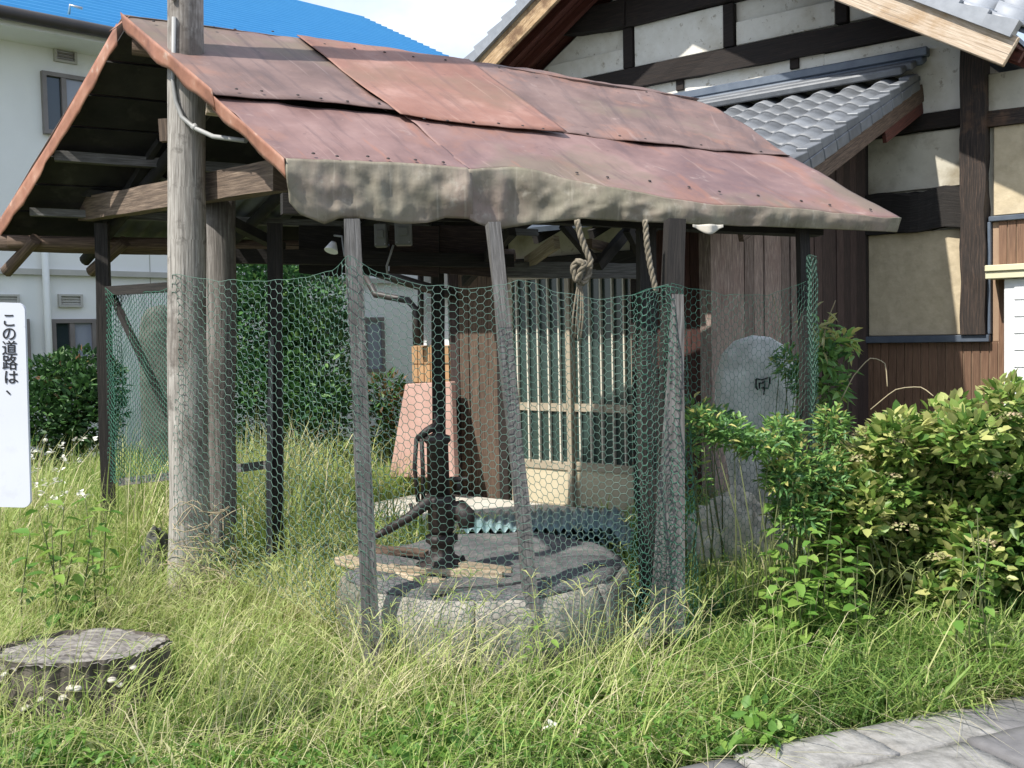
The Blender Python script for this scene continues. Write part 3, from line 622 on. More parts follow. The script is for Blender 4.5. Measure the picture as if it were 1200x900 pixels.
q = [at_v(474, 450, VO+.2), at_v(528, 447, VO+.2), at_v(532, 560, VO+.45), at_v(455, 560, VO+.45)]
g0 = MB(); g0.hexa([q[3], q[2], q[1], q[0]]+[x-Ho*.08 for x in (q[3], q[2], q[1], q[0])]); g0.build('slab', M['salmon'], sp, bevel=.012)
# pale concrete step in front of the door
stp = MB(); hbox(stp, DA0-.9, DA1+.5, VO+.161, VO+1.9, -.05, .05); tag(stp.build('concrete_slab', M['slab'], bevel=.01), 'pale concrete slab on the ground before the lattice door', 'slab')

# ============================================================ SHED
shed = thing('well_shed', 'open well shed on thin posts under a rusty red tin gable roof', 'shed', (0, 5.8, 0))
R1 = P(145, 24, 5.8); F1 = P(335, 188, 4.5); F2 = P(1055, 258, 5.7)
nF = (F1-R1).cross(F2-F1).normalized(); nF = nF if nF.z > 0 else -nF
def S(px, py, off=0): return hit(px, py, R1, nF) + nF*off
R3 = S(820, 122); Rm = S(545, 77); print('R1', R1, 'F1', F1, 'F2', F2, 'R3', R3, 'Rm', Rm)
B1 = P(-6, 272, 7.0); B2 = R3 + (B1-R1); B2.z = max(B1.z-.05, 2.2); print('B1', B1, 'B2', B2)
ridge = [(145, 24), (350, 50), (545, 76), (640, 87), (740, 104), (820, 121), (880, 152), (922, 184)]
def crumple(p, amp, s1=1.6, seed=0):
    return amp*(nz3(p, s1, seed) + .45*nz3(p, s1*2.7, seed+3) + .2*nz3(p, s1*7, seed+5) + .55*(.35-abs(nz3(p, s1*2.1, seed+9))) + .25*(.3-abs(nz3(p, s1*5, seed+11))))
def sheet(name, m, top, bot, off, amp, seed, nu=48, nv=16, lift=.0, label=None):
    """tin sheet lying on the front slope; top and bottom edges given as outlines"""
    def fn(u, v):
        a, b = poly(top, u), poly(bot, u)
        px, py = a[0]+(b[0]-a[0])*v, a[1]+(b[1]-a[1])*v
        p = S(px, py, 0); return p + nF*(off + crumple(p, amp, seed=seed) + lift*v**4*(1+1.3*nz3(p, 3.1, seed+8)))
    return MB().grid(fn, nu, nv).build(name, m, shed, solid=.004, label=label)
lowtop = [(262, 108), (460, 130), (660, 156), (925, 181)]
fold = [(335, 188), (400, 189), (470, 193), (550, 200), (600, 199), (640, 206), (700, 221), (780, 236), (900, 246), (1055, 258)]
sheet('roof_sheet', M['roofbrown'], [(145, 24), (352, 50)], [(250, 116), (350, 124), (462, 136)], .020, .014, 1, lift=.007, label='upper left tin sheet, plum brown')
sheet('roof_sheet', M['roofbrown'], ridge[2:], [(650, 156), (700, 164), (790, 175), (860, 181), (924, 186)], .014, .018, 3, nu=90, nv=30, lift=.007, label='upper right tin sheet, greyish plum with a crumpled top')
sheet('roof_sheet', M['rooforange'], [(347, 49), (548, 76)], [(468, 141), (520, 150), (600, 158), (662, 163)], .034, .012, 2, lift=.007, label='upper middle tin sheet, orange red')
sheet('roof_sheet', M['roofpink'], [(250, 112), (480, 136)], [p for p in fold if p[0] < 551], .0, .016, 4, nu=70, nv=26, lift=0, label='lower left tin sheet, dusty pink')
sheet('roof_sheet', M['roofpink'], [(470, 134), (660, 158), (922, 183)], [p for p in fold if p[0] > 545], .007, .018, 5, nu=110, nv=26, label='lower right tin sheet, dusty pink')
nail = MB().lathe((0, 0, 0), [(.009, 0), (.008, .003), (.003, .005)], 8).mesh('nail_head', M['iron'])
for (x0, y0, x1, y1, k) in ((160, 33, 330, 46, 5), (262, 112, 455, 132, 6), (365, 58, 540, 80, 5), (480, 146, 655, 160, 6), (570, 84, 810, 124, 7), (670, 158, 905, 182, 7), (345, 184, 540, 195, 6), (650, 203, 1040, 252, 9)):
    for i in range(k):
        t_ = (i+.5)/k; q = S(lerp(x0, x1, t_)+random.uniform(-6, 6), lerp(y0, y1, t_)+random.uniform(-1, 1), .04 if y0 < 150 else .018)
        inst('nail_head', nail, Matrix.Translation(q) @ nF.to_track_quat('Z', 'Y').to_matrix().to_4x4(), shed)
# eave flap
flapb = [(340, 238), (352, 252), (380, 263), (398, 257), (420, 256), (440, 259), (470, 263), (500, 262), (522, 256), (548, 257), (558, 262), (578, 270), (620, 264), (680, 257), (720, 259), (780, 262), (900, 266), (1051, 272)]
def flap(x0, x1, name, seed, off, nu):
    def fn(u, v):
        x = x0+(x1-x0)*u
        tu = (x-335)/(1055-335); a = poly(fold, tu)
        tb = (x-335)/(1055-335); b = poly(flapb, min(1, max(0, tb)))
        pa = S(a[0], a[1], off+.002); D = pa.y
        pa = pa + nF*crumple(pa, .016 if x < 548 else .018, seed=4 if x < 548 else 5)
        pb = P(b[0], b[1], D+.02)
        p = lerp(pa, pb, v); h = (pa-pb).length
        bul = math.sin(v*math.pi*.8)*.24*min(h, .2)
        p = p + Vector((.1, -1, 0))*bul*(.6+.6*nz3(p, 4, seed)) + Vector((0, -1, 0))*(crumple(p, .020, 4.5, seed)+.034*(.3-abs(nz3(p, 6, seed+2)))+.02*(.3-abs(nz3((p.x*1.6, p.y, p.z*.5), 7, seed+4))))*min(1, h/.16)*min(1, v*3)
        return p
    return MB().grid(fn, nu, 18, uvs=((x1-x0)/720, 1)).build(name, M['flap'], shed, solid=.003)
flap(335, 552, 'eave_flap', 11, .004, 80); flap(548, 1055, 'eave_flap', 12, .008, 130)
# verge flaps on the left gable
def strip(name, m, pts, down, seed, n=30):
    def fn(u, v):
        k = u*(len(pts)-1); i = min(int(k), len(pts)-2); p = lerp(pts[i], pts[i+1], k-i)
        return p + down*v*(1+.25*nz3(p, 5, seed)) + Vector((-.5, -1, 0)).normalized()*(crumple(p, .02, 3, seed)*v + .012)
    return MB().grid(fn, n, 4).build(name, m, shed, solid=.003)
gd = Vector((-.70, -.71, 0)).normalized()       # outward from the gable
up_ = S(250, 113, .03)
strip('verge_flap', M['verge'], [S(145, 25, .045)+gd*.01, S(252, 115, .04)+gd*.01], Vector((0, 0, -.10))-gd*.01, 21)
strip('verge_flap', M['verge'], [S(250, 113, .012)+gd*.006, S(336, 189, .012)+gd*.006], Vector((0, 0, -.085))-gd*.01, 22)
Bv = [R1+Vector((-.02, 0, -.02)), lerp(R1, B1, .5)+Z*-.03, B1]
strip('verge_flap', M['verge'], [p+gd*.01 for p in Bv], Vector((0, 0, -.12)), 23, 40)
MB().grid(lambda u, v: lerp(R1, P(128, 38, 5.75), v)+(S(160, 26, .05)-R1)*u*.5+Z*.005, 6, 4).build('ridge_flap', M['verge'], shed, solid=.003)
# rear slope
RP = [R1, Rm, R3]
def rear(u, v, off=0):
    k = u*2; i = min(int(k), 1); a = lerp(RP[i], RP[i+1], k-i); b = lerp(B1, B2, u)
    p = lerp(a, b, v); return p + Z*off
nR = (R3-R1).cross(B1-R1).normalized(); nR = nR if nR.z > 0 else -nR
MB().grid(lambda u, v: rear(u, v*1.03, .03)+nR*crumple(rear(u, v), .012, seed=6), 50, 14).build('rear_roof_sheet', M['roofbrown'], shed, solid=.004)
# boards under the tin
nb = 7
FE = [S(330, 184), S(600, 199), S(1050, 256)]
for i in range(nb):
    v0, v1 = i/nb+.004, (i+1)/nb-.006
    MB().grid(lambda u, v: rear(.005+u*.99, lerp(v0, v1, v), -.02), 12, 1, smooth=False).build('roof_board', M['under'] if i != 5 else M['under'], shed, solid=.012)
def front(u, v, off=0):
    k = u*2; i = min(int(k), 1); a = lerp([R1, Rm, R3][i], [R1, Rm, R3][i+1], k-i)
    q = u*2; b = lerp(FE[i], FE[i+1], q-i); return lerp(a, b, v)+nF*off
for i in range(nb):
    v0, v1 = i/nb+.004, (i+1)/nb-.006
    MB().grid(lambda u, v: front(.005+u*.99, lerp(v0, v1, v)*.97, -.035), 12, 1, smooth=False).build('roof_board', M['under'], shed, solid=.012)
# corrugated underside patch
def corr(u, v):
    p = rear(.18+u*.3, .62+v*.36, -.05); return p + Z*.012*math.sin(u*60)
MB().grid(corr, 120, 2).build('corrugated_sheet', M['corr'], shed, solid=.003)
# ridge purlin, mid purlins, rafters
def log(name, m, a, b, r, rough=.12, par=None, r1=None, n=10):
    k = 8; return MB().tube([lerp(Vector(a), Vector(b), i/k)+Vector((nz3(lerp(Vector(a), Vector(b), i/k), 2), 0, nz3(lerp(Vector(a), Vector(b), i/k), 2, 5)))*r*.25 for i in range(k+1)], [lerp(r, r1 or r, i/k) for i in range(k+1)], n, rough=rough).build(name, m, par or shed)
gr = (R3-R1).normalized()
log('ridge_pole', M['brownwood'], R1+Z*-.13-gr*-.04, R3+Z*-.13, .05)
MB().plank(rear(.0, .52, -.09)+gr*.02, rear(1, .52, -.09), .07, .06, seg=10, rough=.01).build('purlin', M['greywood'], shed)
MB().plank(front(.0, .55, -.10)+gr*.03, front(1, .55, -.10), .07, .06, seg=10, rough=.01).build('purlin', M['palewood'], shed)
MB().plank(rear(.02, .80, -.10)+gr*.0, rear(1, .80, -.10), .06, .05, seg=10, rough=.008).build('purlin', M['greywood'], shed)
log('wall_plate', M['brownwood'], rear(.0, .93, -.16)-gr*.1, rear(1, .93, -.16), .055)
log('wall_plate', M['brownwood'], rear(.0, .90, -.15)+Z*-.03, rear(.6, .9, -.16), .045)
for u in (.17, .40, .62, .85):
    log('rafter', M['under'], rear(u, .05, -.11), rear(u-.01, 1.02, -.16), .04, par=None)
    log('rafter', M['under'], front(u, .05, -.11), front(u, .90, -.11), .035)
for u in (.02, .17):
    a = rear(u+.02, .86, -.2); b = rear(u, 1.02, -.24)
    log('rafter_tail', M['brownwood'], a, b, .042)
# tie beams
T0, T1 = P(100, 246, 7.0), P(330, 206, 5.15)
MB().plank(T0, T1, .10, .15, seg=10, rough=.012).build('tie_beam', M['beam'], shed)
MB().plank(P(60, 222, 7.0), P(200, 236, 6.5), .05, .05, seg=4).build('tie_beam', M['under'], shed)
MB().plank(P(250, 250, 6.1), P(330, 290, 6.9), .06, .06, seg=4).build('brace', M['under'], shed)
MB().plank(P(125, 262, 7.0), P(188, 165, 6.5), .04, .04, seg=4, rough=.01).build('brace', M['under'], shed)
MB().plank(P(192, 140, 5.9), P(194, 166, 5.9), .05, .05, seg=1).build('hanger', M['beam'], shed)
# front plate under the eave and rear headers
MB().plank(P(330, 238, 4.75), P(960, 266, 5.75), .08, .10, seg=12, rough=.01).build('front_plate', M['darkwood'], shed)
MB().plank(P(270, 300, 6.3), P(600, 306, 7.1), .06, .09, seg=8, rough=.012).build('rear_plate', M['darkwood'], shed)
for i, (x0, x1) in enumerate(((350, 400), (401, 455), (456, 514), (515, 582))):
    D = lerp(6.6, 7.0, i/3); a = P(x0, 264, D); b = P(x1, 265, D+.1); c = P(x1, 325, D+.1); d = P(x0, 320, D)
    g0 = MB(); th = Vector((0, .025, 0)); g0.hexa([d, c, c+th, d+th, a, b, b+th, a+th]); g0.build('header_board', M['darkwood' if i < 2 else 'board'], shed, bevel=.003)
MB().plank(P(588, 316, 7.3), P(758, 318, 7.6), .08, .11, seg=8, rough=.015).build('cross_beam', M['greywood'], shed)
MB().plank(P(618, 308, 7.4), P(652, 284, 7.0), .05, .09, seg=4, rough=.01).build('brace', M['palewood'], shed)
MB().plank(P(545, 330, 7.5), P(600, 270, 6.5), .05, .07, seg=4, rough=.01).build('brace', M['darkwood'], shed)
for (x0, y0, x1, y1) in ((660, 262, 700, 312), (690, 285, 716, 292), (700, 312, 740, 266), (735, 268, 760, 318)):
    MB().plank(P(x0, y0, 6.9), P(x1, y1, 7.2), .05, .06, seg=4, rough=.012).build('brace', M['brownwood' if x0 == 690 else 'darkwood'], shed)
# posts
def post(pxt, pyt, pxb, Yt, Yb, w_, m, shape='sq', name='post', w1=None):
    base = G(pxb, 700, 0); b = P(pxb, 600, Yb); b = Vector((b.x, b.y, -.05)); 
    # follow the ray so the foot falls under the picture column
    q = hit(pxb, 400, Vector((0, Yb, 0)), Vector((0, 1, 0))); foot = P(pxb, 392+1860/Yb, Yb); foot.z = -.05
    top = P(pxt, pyt, Yt)
    if shape == 'log': return log(name, m, foot, top, w_/2)
    return MB().plank(foot, top, w_, w_*.9, up=Vector((0.2, -1, 0)), seg=12, rough=.008, w1=w1).build(name, m, shed)
post(119, 262, 129, 6.9, 6.9, .085, M['darkwood']); post(322, 262, 323, 5.9, 5.9, .085, M['darkwood'])
post(318, 395, 313, 5.86, 5.75, .03, M['greywood'], name='batten')
post(512, 262, 516, 7.2, 7.2, .085, M['darkwood'])
post(412, 258, 438, 4.62, 4.45, .072, M['greywood']); post(578, 262, 634, 4.85, 4.42, .062, M['greywood'])
post(790, 258, 776, 5.0, 4.75, .085, M['darkwood']); post(940, 266, 953, 5.6, 5.55, .06, M['darkwood'])
post(757, 262, 762, 5.4, 5.3, .09, M['darkwood']); post(257, 215, 256, 5.9, 5.9, .195, M['pole2'], 'log')
MB().plank(P(794, 345, 4.72), P(782, 742, 4.62), .05, .02, up=Vector((0, -1, 0)), seg=10, rough=.008, w1=.17).build('leaning_board', M['greywood'], shed)
# rails of the left net frame
MB().plank(P(126, 341, 6.85), P(208, 336, 6.1), .04, .06, seg=3).build('rail', M['darkwood'], shed)
MB().plank(P(131, 345, 6.82), P(207, 505, 6.2), .03, .05, seg=3).build('brace', M['darkwood'], shed)
MB().plank(P(140, 565, 6.8), P(318, 544, 5.95), .03, .05, seg=4).build('rail', M['greywood'], shed)
log('rail', M['greywood'], P(337, 641, 5.9), P(470, 640, 6.9), .014)
# left over scraps at the front eave
MB().grid(lambda u, v: P(812+u*36, 263+v*(3+9*math.sin(u*3)**2), 5.1)+Vector((0, .02*math.sin(u*9), 0)), 10, 4).build('torn_sheet', M['slab'], shed, solid=.003)

# utility pole through the roof
pole = thing('wooden_pole', 'tall weathered grey wooden pole rising through the shed roof', 'pole', (P(220, 600, 5.62).x, 5.62, 0))
pb = P(221, 700, 5.62); pb.z = -.1; ptp = P(217, 0, 5.5); top = pb+(ptp-pb)*1.75
pts = [lerp(pb, top, i/22) for i in range(23)]
MB().tube(pts, [lerp(.112, .080, i/22)+.03*max(0, 1-i/3.)**2 for i in range(23)], 24, rough=.10).build('shaft', M['pole'], pole)
MB().tube([P(204, 20, 5.40), P(203, 95, 5.42), P(206, 118, 5.42), P(213, 137, 5.41), P(228, 150, 5.38), P(250, 160, 5.3), P(288, 165, 5.1)], .0125, 8).build('conduit', M['conduit'], pole)
MB().tube([P(226, 147, 5.38), P(231, 152, 5.38)], .018, 8).build('conduit_coupling', M['conduit'], pole)
MB().tube([P(203, 0, 5.40), P(202, -300, 5.38)], .0125, 8).build('conduit', M['conduit'], pole)
for (x, y) in ((216, 24), (216, 172), (207, 232)):
    MB().lathe(P(x, y, 5.52), [(.022, 0), (.018, .012), (.006, .006)], 10, axis=(0, -1, 0)).build('knot', M['darkwood'], pole)

# boxes, cables, lamp under the eave
def hung_box(x0, y0, x1, y1, D, label):
    a = P(x0, y0, D); c = P(x1, y1, D); t = thing('meter_box', label, 'meter box', tuple((a+c)/2), 'grey electric boxes under the eave')
    MB().hexa([Vector((a.x, D, c.z)), Vector((c.x, D, c.z)), Vector((c.x, D+.08, c.z)), Vector((a.x, D+.08, c.z)), Vector((a.x, D, a.z)), Vector((c.x, D, a.z)), Vector((c.x, D+.08, a.z)), Vector((a.x, D+.08, a.z))]).build('housing', M['boxgrey'], t, bevel=.006)
    w_ = c.x-a.x; h_ = a.z-c.z
    MB().box(((a.x+c.x)/2, D-.006, a.z-h_*.45), (w_*.6, .012, h_*.35)).build('cover', M['boxgrey'], t, bevel=.004)
    for k in (-1, 1): MB().lathe(((a.x+c.x)/2+k*w_*.38, D-.001, c.z+h_*.12), [(.005, 0), (.004, .004)], 8, axis=(0, -1, 0)).build('screw', M['steel'], t)
hung_box(438, 262, 453, 289, 6.4, 'small dark grey electric box, left of the pair under the eave'); hung_box(462, 258, 482, 287, 6.4, 'larger light grey electric box with cable below, right of the pair')
tag(MB().tube([P(461, 287, 6.42), P(457, 300, 6.42), P(453, 312, 6.4), P(454, 322, 6.4)], .007, 6).build('cable', M['conduit']), 'grey cable hanging from the larger electric box', 'cable')
lp_ = thing('work_lamp', 'small white lamp head hung behind the left front post', 'lamp', tuple(P(388, 290, 5.2)))
MB().lathe(P(391, 284, 5.2), [(.014, 0), (.02, .012), (.034, .045), (.036, .05)], 14, axis=(-.25, -.4, -1)).build('lamp_shade', M['white'], lp_)
MB().tube([P(392, 276, 5.2), P(401, 277, 5.1), P(404, 300, 5.0)], .006, 6).build('bracket', M['boxgrey'], lp_)

# ropes
def rope(name, pts, r, label, strands=3):
    t = thing(name, label, 'rope', tuple(pts[0]), 'straw ropes over the well')
    P_ = [Vector(p) for p in pts]; Ls = [0]
    for a, b in zip(P_, P_[1:]): Ls.append(Ls[-1]+(b-a).length)
    n = int(Ls[-1]/.012)
    def at(s):
        for i in range(len(Ls)-1):
            if s <= Ls[i+1]: return lerp(P_[i], P_[i+1], (s-Ls[i])/(Ls[i+1]-Ls[i]))
        return P_[-1]
    for k in range(strands):
        q = []
        for i in range(n+1):
            s = Ls[-1]*i/n; c = at(s); d = (at(min(s+.02, Ls[-1]))-at(max(s-.02, 0))).normalized(); x = d.orthogonal().normalized(); x = d.cross(Vector((0, 1, 0))).normalized(); y = d.cross(x)
            an = s/.10*2*math.pi/1.0+k*2*math.pi/strands
            q.append(c+x*math.cos(an)*r*.55+y*math.sin(an)*r*.55)
        MB().tube(q, r*.62, 6).build('strand', M['rope'], t)
    return t
D = 4.95
rp1 = rope('twisted_rope', [P(676, 258, D), P(680, 275, D), P(686, 292, D), P(692, 305, D), P(690, 322, D), P(684, 332, D), P(678, 330, D), P(680, 318, D-.03), P(686, 308, D-.04), P(676, 306, D-.03), P(671, 314, D-.02), P(676, 330, D-.02)], .0145, 'thick knotted straw rope hanging from the beam over the well')
for i, dx in enumerate((-3, 0, 3, 5)):
    MB().tube([P(679, 326, D), P(678+dx, 345, D), P(676+dx*1.5, 370, D), P(674+dx*1.2, 392+i*4, D)], .005, 5).build('rope_strand', M['rope'], rp1)
rope('twisted_rope', [P(756, 258, 4.9), P(758, 285, 4.9), P(762, 312, 4.9), P(769, 342, 4.9)], .0135, 'short twisted straw rope hanging beside the right front post')

# ============================================================ WELL
WC = Vector((P(568, 650, 5.2).x, 5.17, 0)); WR = .70; WT = .365
well = thing('stone_well', 'low round concrete well ring covered by a grey lid', 'well', tuple(WC))
def ring(u, v):
    an = u*2*math.pi; prof = [(WR*1.02, -.05), (WR*1.03, .2), (WR*1.03, .30), (WR*.99, .365), (WR*.90, WT-.02), (WR*.82, WT-.025)]
    k = v*5; i = min(int(k), 4); r = lerp(prof[i][0], prof[i+1][0], k-i); z = lerp(prof[i][1], prof[i+1][1], k-i)
    p = WC + Vector((math.cos(an)*r, math.sin(an)*r, z)); e = 1+.012*nz3(p, 3)+.012*nz3(p, 9)+.006*nz3(p, 25)
    return WC + Vector(((p.x-WC.x)*e, (p.y-WC.y)*e, z))
nst = 7
for kk in range(nst):
    MB().grid(lambda u, v: ring((kk+.003+u*.994)/nst + .03, v), 14, 12).build('curb_stone', M['concrete'], well, solid=.05)
MB().lathe(WC+Z*(WT-.06), [(WR*.93, -.1), (WR*.93, .0)], 32).build('well_shaft', M['concrete'], well)
def lidf(u, v):
    an = u*2*math.pi; r = WR*1.0*v; p = WC+Vector((math.cos(an)*r, math.sin(an)*r, WT+.045)); 
    return p + Z*(.028*nz3(p, 3.2)+.01*nz3(p, 11)-.045*max(0, v-.9)*10*.6) + Vector((math.cos(an), math.sin(an), 0))*.03*nz3(p, 5)*v
MB().grid(lidf, 72, 14).build('lid', M['lid'], well, solid=.02)
# planks on and before the lid
pk = [((402, 655, .435), (520, 684, .425), .10, 'palewood', 'bleached split plank with pointed end on the left of the lid'),
      ((455, 665, .45), (590, 672, .44), .10, 'palewood', 'pale broken plank lying at the centre of the lid'),
      ((500, 690, .42), (640, 678, .42), .13, 'greywood', 'grey board along the front edge of the lid'),
      ((425, 642, .445), (500, 650, .445), .08, 'brownwood', 'dark short board behind the pump foot'),
      ((540, 662, .465), (600, 668, .455), .05, 'palewood', 'thin pale slat beside the pump')]
for (x0, y0, z0), (x1, y1, z1), wd, m_, lb in pk:
    a, b = G(x0, y0, z0), G(x1, y1, z1)
    tag(MB().plank(a, b, wd, .03, seg=10, rough=.018, w1=wd*.45).build('plank', M[m_]), lb, 'plank', 'loose boards on the well lid')
# hand pump
pc = G(518, 668, .42); pump = thing('hand_pump', 'black rusty cast iron hand pump standing on the well lid', 'pump', tuple(pc))
def pz(py): return P(520, py, pc.y).z
cx = P(517, 600, pc.y).x
cc = Vector((cx, pc.y, 0))
MB().lathe(cc, [(.125, pz(668)), (.13, pz(660)), (.10, pz(656)), (.062, pz(650)), (.055, pz(638)), (.078, pz(634)), (.078, pz(627)), (.05, pz(625))], 20).build('foot', M['iron'], pump)
MB().lathe(cc, [(.05, pz(625)), (.064, pz(620)), (.066, pz(592)), (.072, pz(589)), (.072, pz(583)), (.055, pz(580))], 20).build('body', M['iron'], pump)
MB().lathe(cc+Vector((-.01, 0, 0)), [(.055, pz(581)), (.052, pz(520)), (.064, pz(517)), (.064, pz(511)), (.03, pz(508)), (.012, pz(505)), (.012, pz(485))], 16).build('cylinder', M['iron'], pump)
# spout bulge towards the viewer right
s0 = P(522, 600, pc.y); 
MB().tube([s0, P(540, 598, pc.y-.05), P(546, 604, pc.y-.08), P(547, 618, pc.y-.1)], [.045, .05, .047, .036], 14).build('spout', M['iron'], pump)
MB().tube([P(538, 578, pc.y-.05), P(538, 562, pc.y-.05)], .012, 8).build('valve_stem', M['iron'], pump)
MB().plank(P(527, 561, pc.y-.05), P(549, 561, pc.y-.05), .03, .018, seg=1).build('valve_handle', M['iron'], pump, bevel=.004)
MB().tube([P(452, 622, pc.y-.1), P(478, 607, pc.y-.08), P(500, 590, pc.y-.04), P(512, 580, pc.y)], [.022, .022, .03, .04], 10).build('lever', M['iron'], pump)
MB().tube([P(438, 630, pc.y-.12), P(455, 620, pc.y-.1)], [.014, .02], 8).build('lever_end', M['iron'], pump)
MB().tube([P(481, 590, pc.y-.06), P(483, 598, pc.y-.06), P(490, 600, pc.y-.05)], .01, 6).build('lug', M['iron'], pump)
MB().tube([P(489, 515, pc.y-.02), P(500, 505, pc.y-.02), P(514, 497, pc.y)], [.016, .018, .02], 8).build('crank_arm', M['iron'], pump)
for dx in (-2, 4):
    MB().tube([P(490+dx, 514, pc.y-.03), P(489+dx*1.6, 548, pc.y-.03), P(492+dx, 588, pc.y-.03)], .011, 7).build('link_rod', M['iron'], pump)
for k in range(6):
    an = k*math.pi/3+.3; MB().lathe(cc+Vector((math.cos(an)*.10, math.sin(an)*.10, pz(660))), [(.014, 0), (.014, .02), (.008, .03)], 6).build('bolt', M['iron'], pump)
# corrugated plastic behind the well
ca, cb, cc_, cdv = P(540, 612, 6.6), P(728, 606, 6.7), P(722, 632, 6.0), P(540, 634, 5.9)
def cpl(u, v, off=0):
    p = lerp(lerp(ca, cb, u), lerp(cdv, cc_, u), v); return p+Z*(.06+.014*math.sin(u*2*math.pi*17)+.012*nz3(p, 2)+off)
cp = thing('corrugated_plastic', 'pale blue green corrugated plastic sheets stacked behind the well', 'plastic sheets', tuple((ca+cc_)/2-Z*.3))
for k in range(4):
    MB().grid(lambda u, v: cpl(u, v, -.045*k)+Vector((.03*k, .02*k, 0)), 17*8, 4).build('sheet', M['plasticgreen'], cp, solid=.004)
bs = MB(); cN = (cc_+cdv)/2
MB().box(Vector(((ca.x+cb.x)/2, (ca.y+cc_.y)/2, (cc_.z-.2)/2-.02)), (.95, .6, cc_.z-.2)).build('brick_support', M['concrete'], cp, bevel=.01)
# low concrete ledge at right front
tag(MB().plank(G(690, 752, .06), G(868, 752, .06), .16, .10, seg=8, rough=.012).build('concrete_ledge', M['concrete'], bevel=.008), 'low concrete ledge under the net between the right posts', 'ledge')

# ============================================================ WIRE NETS
def net(name, top, bot, label, m, cell=.05, r=.0023, bulge=.03, seed=0, drape=.0, skew=0):
    """hexagonal wire net hung between an upper and a lower line of 3-D points"""
    def lin(pts):
        Ls = [0]
        for a, b in zip(pts, pts[1:]): Ls.append(Ls[-1]+(b-a).length)
        return Ls
    Lt = lin(top); W_ = Lt[-1]; Hh = max((a-b).length for a, b in zip(top, bot))
    fr = [l/W_ for l in Lt]
    def at(pts, u):
        u = min(max(u, 0), 1)
        for i in range(len(fr)-1):
            if u <= fr[i+1]+1e-9: return lerp(pts[i], pts[i+1], (u-fr[i])/(fr[i+1]-fr[i]))
        return pts[-1]
    cache = {}
    def node(s, t):
        key = (round(s, 4), round(t, 4))
        if key in cache: return cache[key]
        u = (s+skew*t)/W_; v = t/Hh
        p = lerp(at(top, u), at(bot, u), v)
        jit = Vector((nz3(p, 9, seed), 0, nz3(p, 9, seed+2)))*.012
        p = p + jit + Vector((0, -1, 0))*(bulge*(nz3(p, 1.3, seed+4)+.5*nz3(p, 4, seed+6)))
        cache[key] = p; return p
    hs = cell/math.sqrt(3)             # hex side, flat top: column pitch 1.5*hs, row pitch cell
    V = []; T = []
    def edge(a, b):
        d = (b-a); 
        if d.length < 1e-5: return
        d.normalize(); x = d.cross(Vector((.1, 1, .2))).normalized(); y = d.cross(x); k = len(V)
        for c in (a, b):
            for j in range(3):
                an = j*2.0944; V.append(c + (x*math.cos(an)+y*math.sin(an))*r)
        for j in range(3):
            j2 = (j+1) % 3; T.append((k+j, k+j2, k+3+j2)); T.append((k+j, k+3+j2, k+3+j))
    nc_ = int(W_/(1.5*hs)); nr_ = int(Hh/cell)
    for c in range(nc_+1):
        for q in range(nr_+1):
            s = c*1.5*hs; t = q*cell + (cell/2 if c % 2 else 0)
            if s > W_ or t > Hh: continue
            A = node(s, t); Bn = node(min(s+hs, W_), t); edge(A, Bn)
            if t+cell/2 <= Hh:
                edge(A, node(max(s-.5*hs, 0), t+cell/2)); edge(Bn, node(min(s+1.5*hs, W_), t+cell/2))
    # selvedge
    pr = None
    for i in range(81):
        s = W_*i/80; p = node(s, 0)
        if pr is not None: edge(pr, p)
        pr = p
    V = [tuple(v) for v in V]
    o = fast_obj(name, V, T, m); return tag(o, label, 'wire net', 'wire nets hung round the shed')
N1t = [P(203, 321, 5.48), P(245, 328, 5.3), P(300, 330, 5.1), P(350, 327, 4.9), P(390, 316, 4.62), P(410, 300, 4.5)]
N1b = [P(206, 650, 5.45), P(248, 670, 5.25), P(300, 690, 5.0), P(355, 715, 4.8), P(400, 735, 4.6), P(432, 752, 4.42)]
net('wire_net', N1t, N1b, 'galvanised chicken wire between the weathered pole and left front post', M['wire'], .050, .0018, .05, 1)
N2t = [P(410, 300, 4.5), P(440, 318, 4.52), P(500, 334, 4.55), P(550, 338, 4.6), P(590, 334, 4.64), P(608, 326, 4.64), P(650, 342, 4.68), P(700, 350, 4.72), P(740, 345, 4.72), P(785, 332, 4.74)]
N2b = [P(432, 752, 4.40), P(460, 760, 4.38), P(510, 765, 4.38), P(560, 765, 4.38), P(600, 765, 4.38), P(633, 762, 4.38), P(665, 760, 4.42), P(700, 758, 4.45), P(740, 756, 4.5), P(776, 752, 4.55)]
net('wire_net', N2t, N2b, 'wide chicken wire across the front of the well between front posts', M['wire'], .038, .0016, .04, 2)
N3t = [P(785, 332, 4.73), P(800, 336, 4.75), P(850, 346, 4.95), P(900, 346, 5.2), P(945, 330, 5.5)]
N3b = [P(772, 752, 4.55), P(800, 752, 4.6), P(850, 745, 4.9), P(900, 735, 5.15), P(948, 720, 5.45)]
net('wire_net', N3t, N3b, 'greenish chicken wire from the right front post to the corner post', M['wiregreen'], .040, .0012, .03, 3)
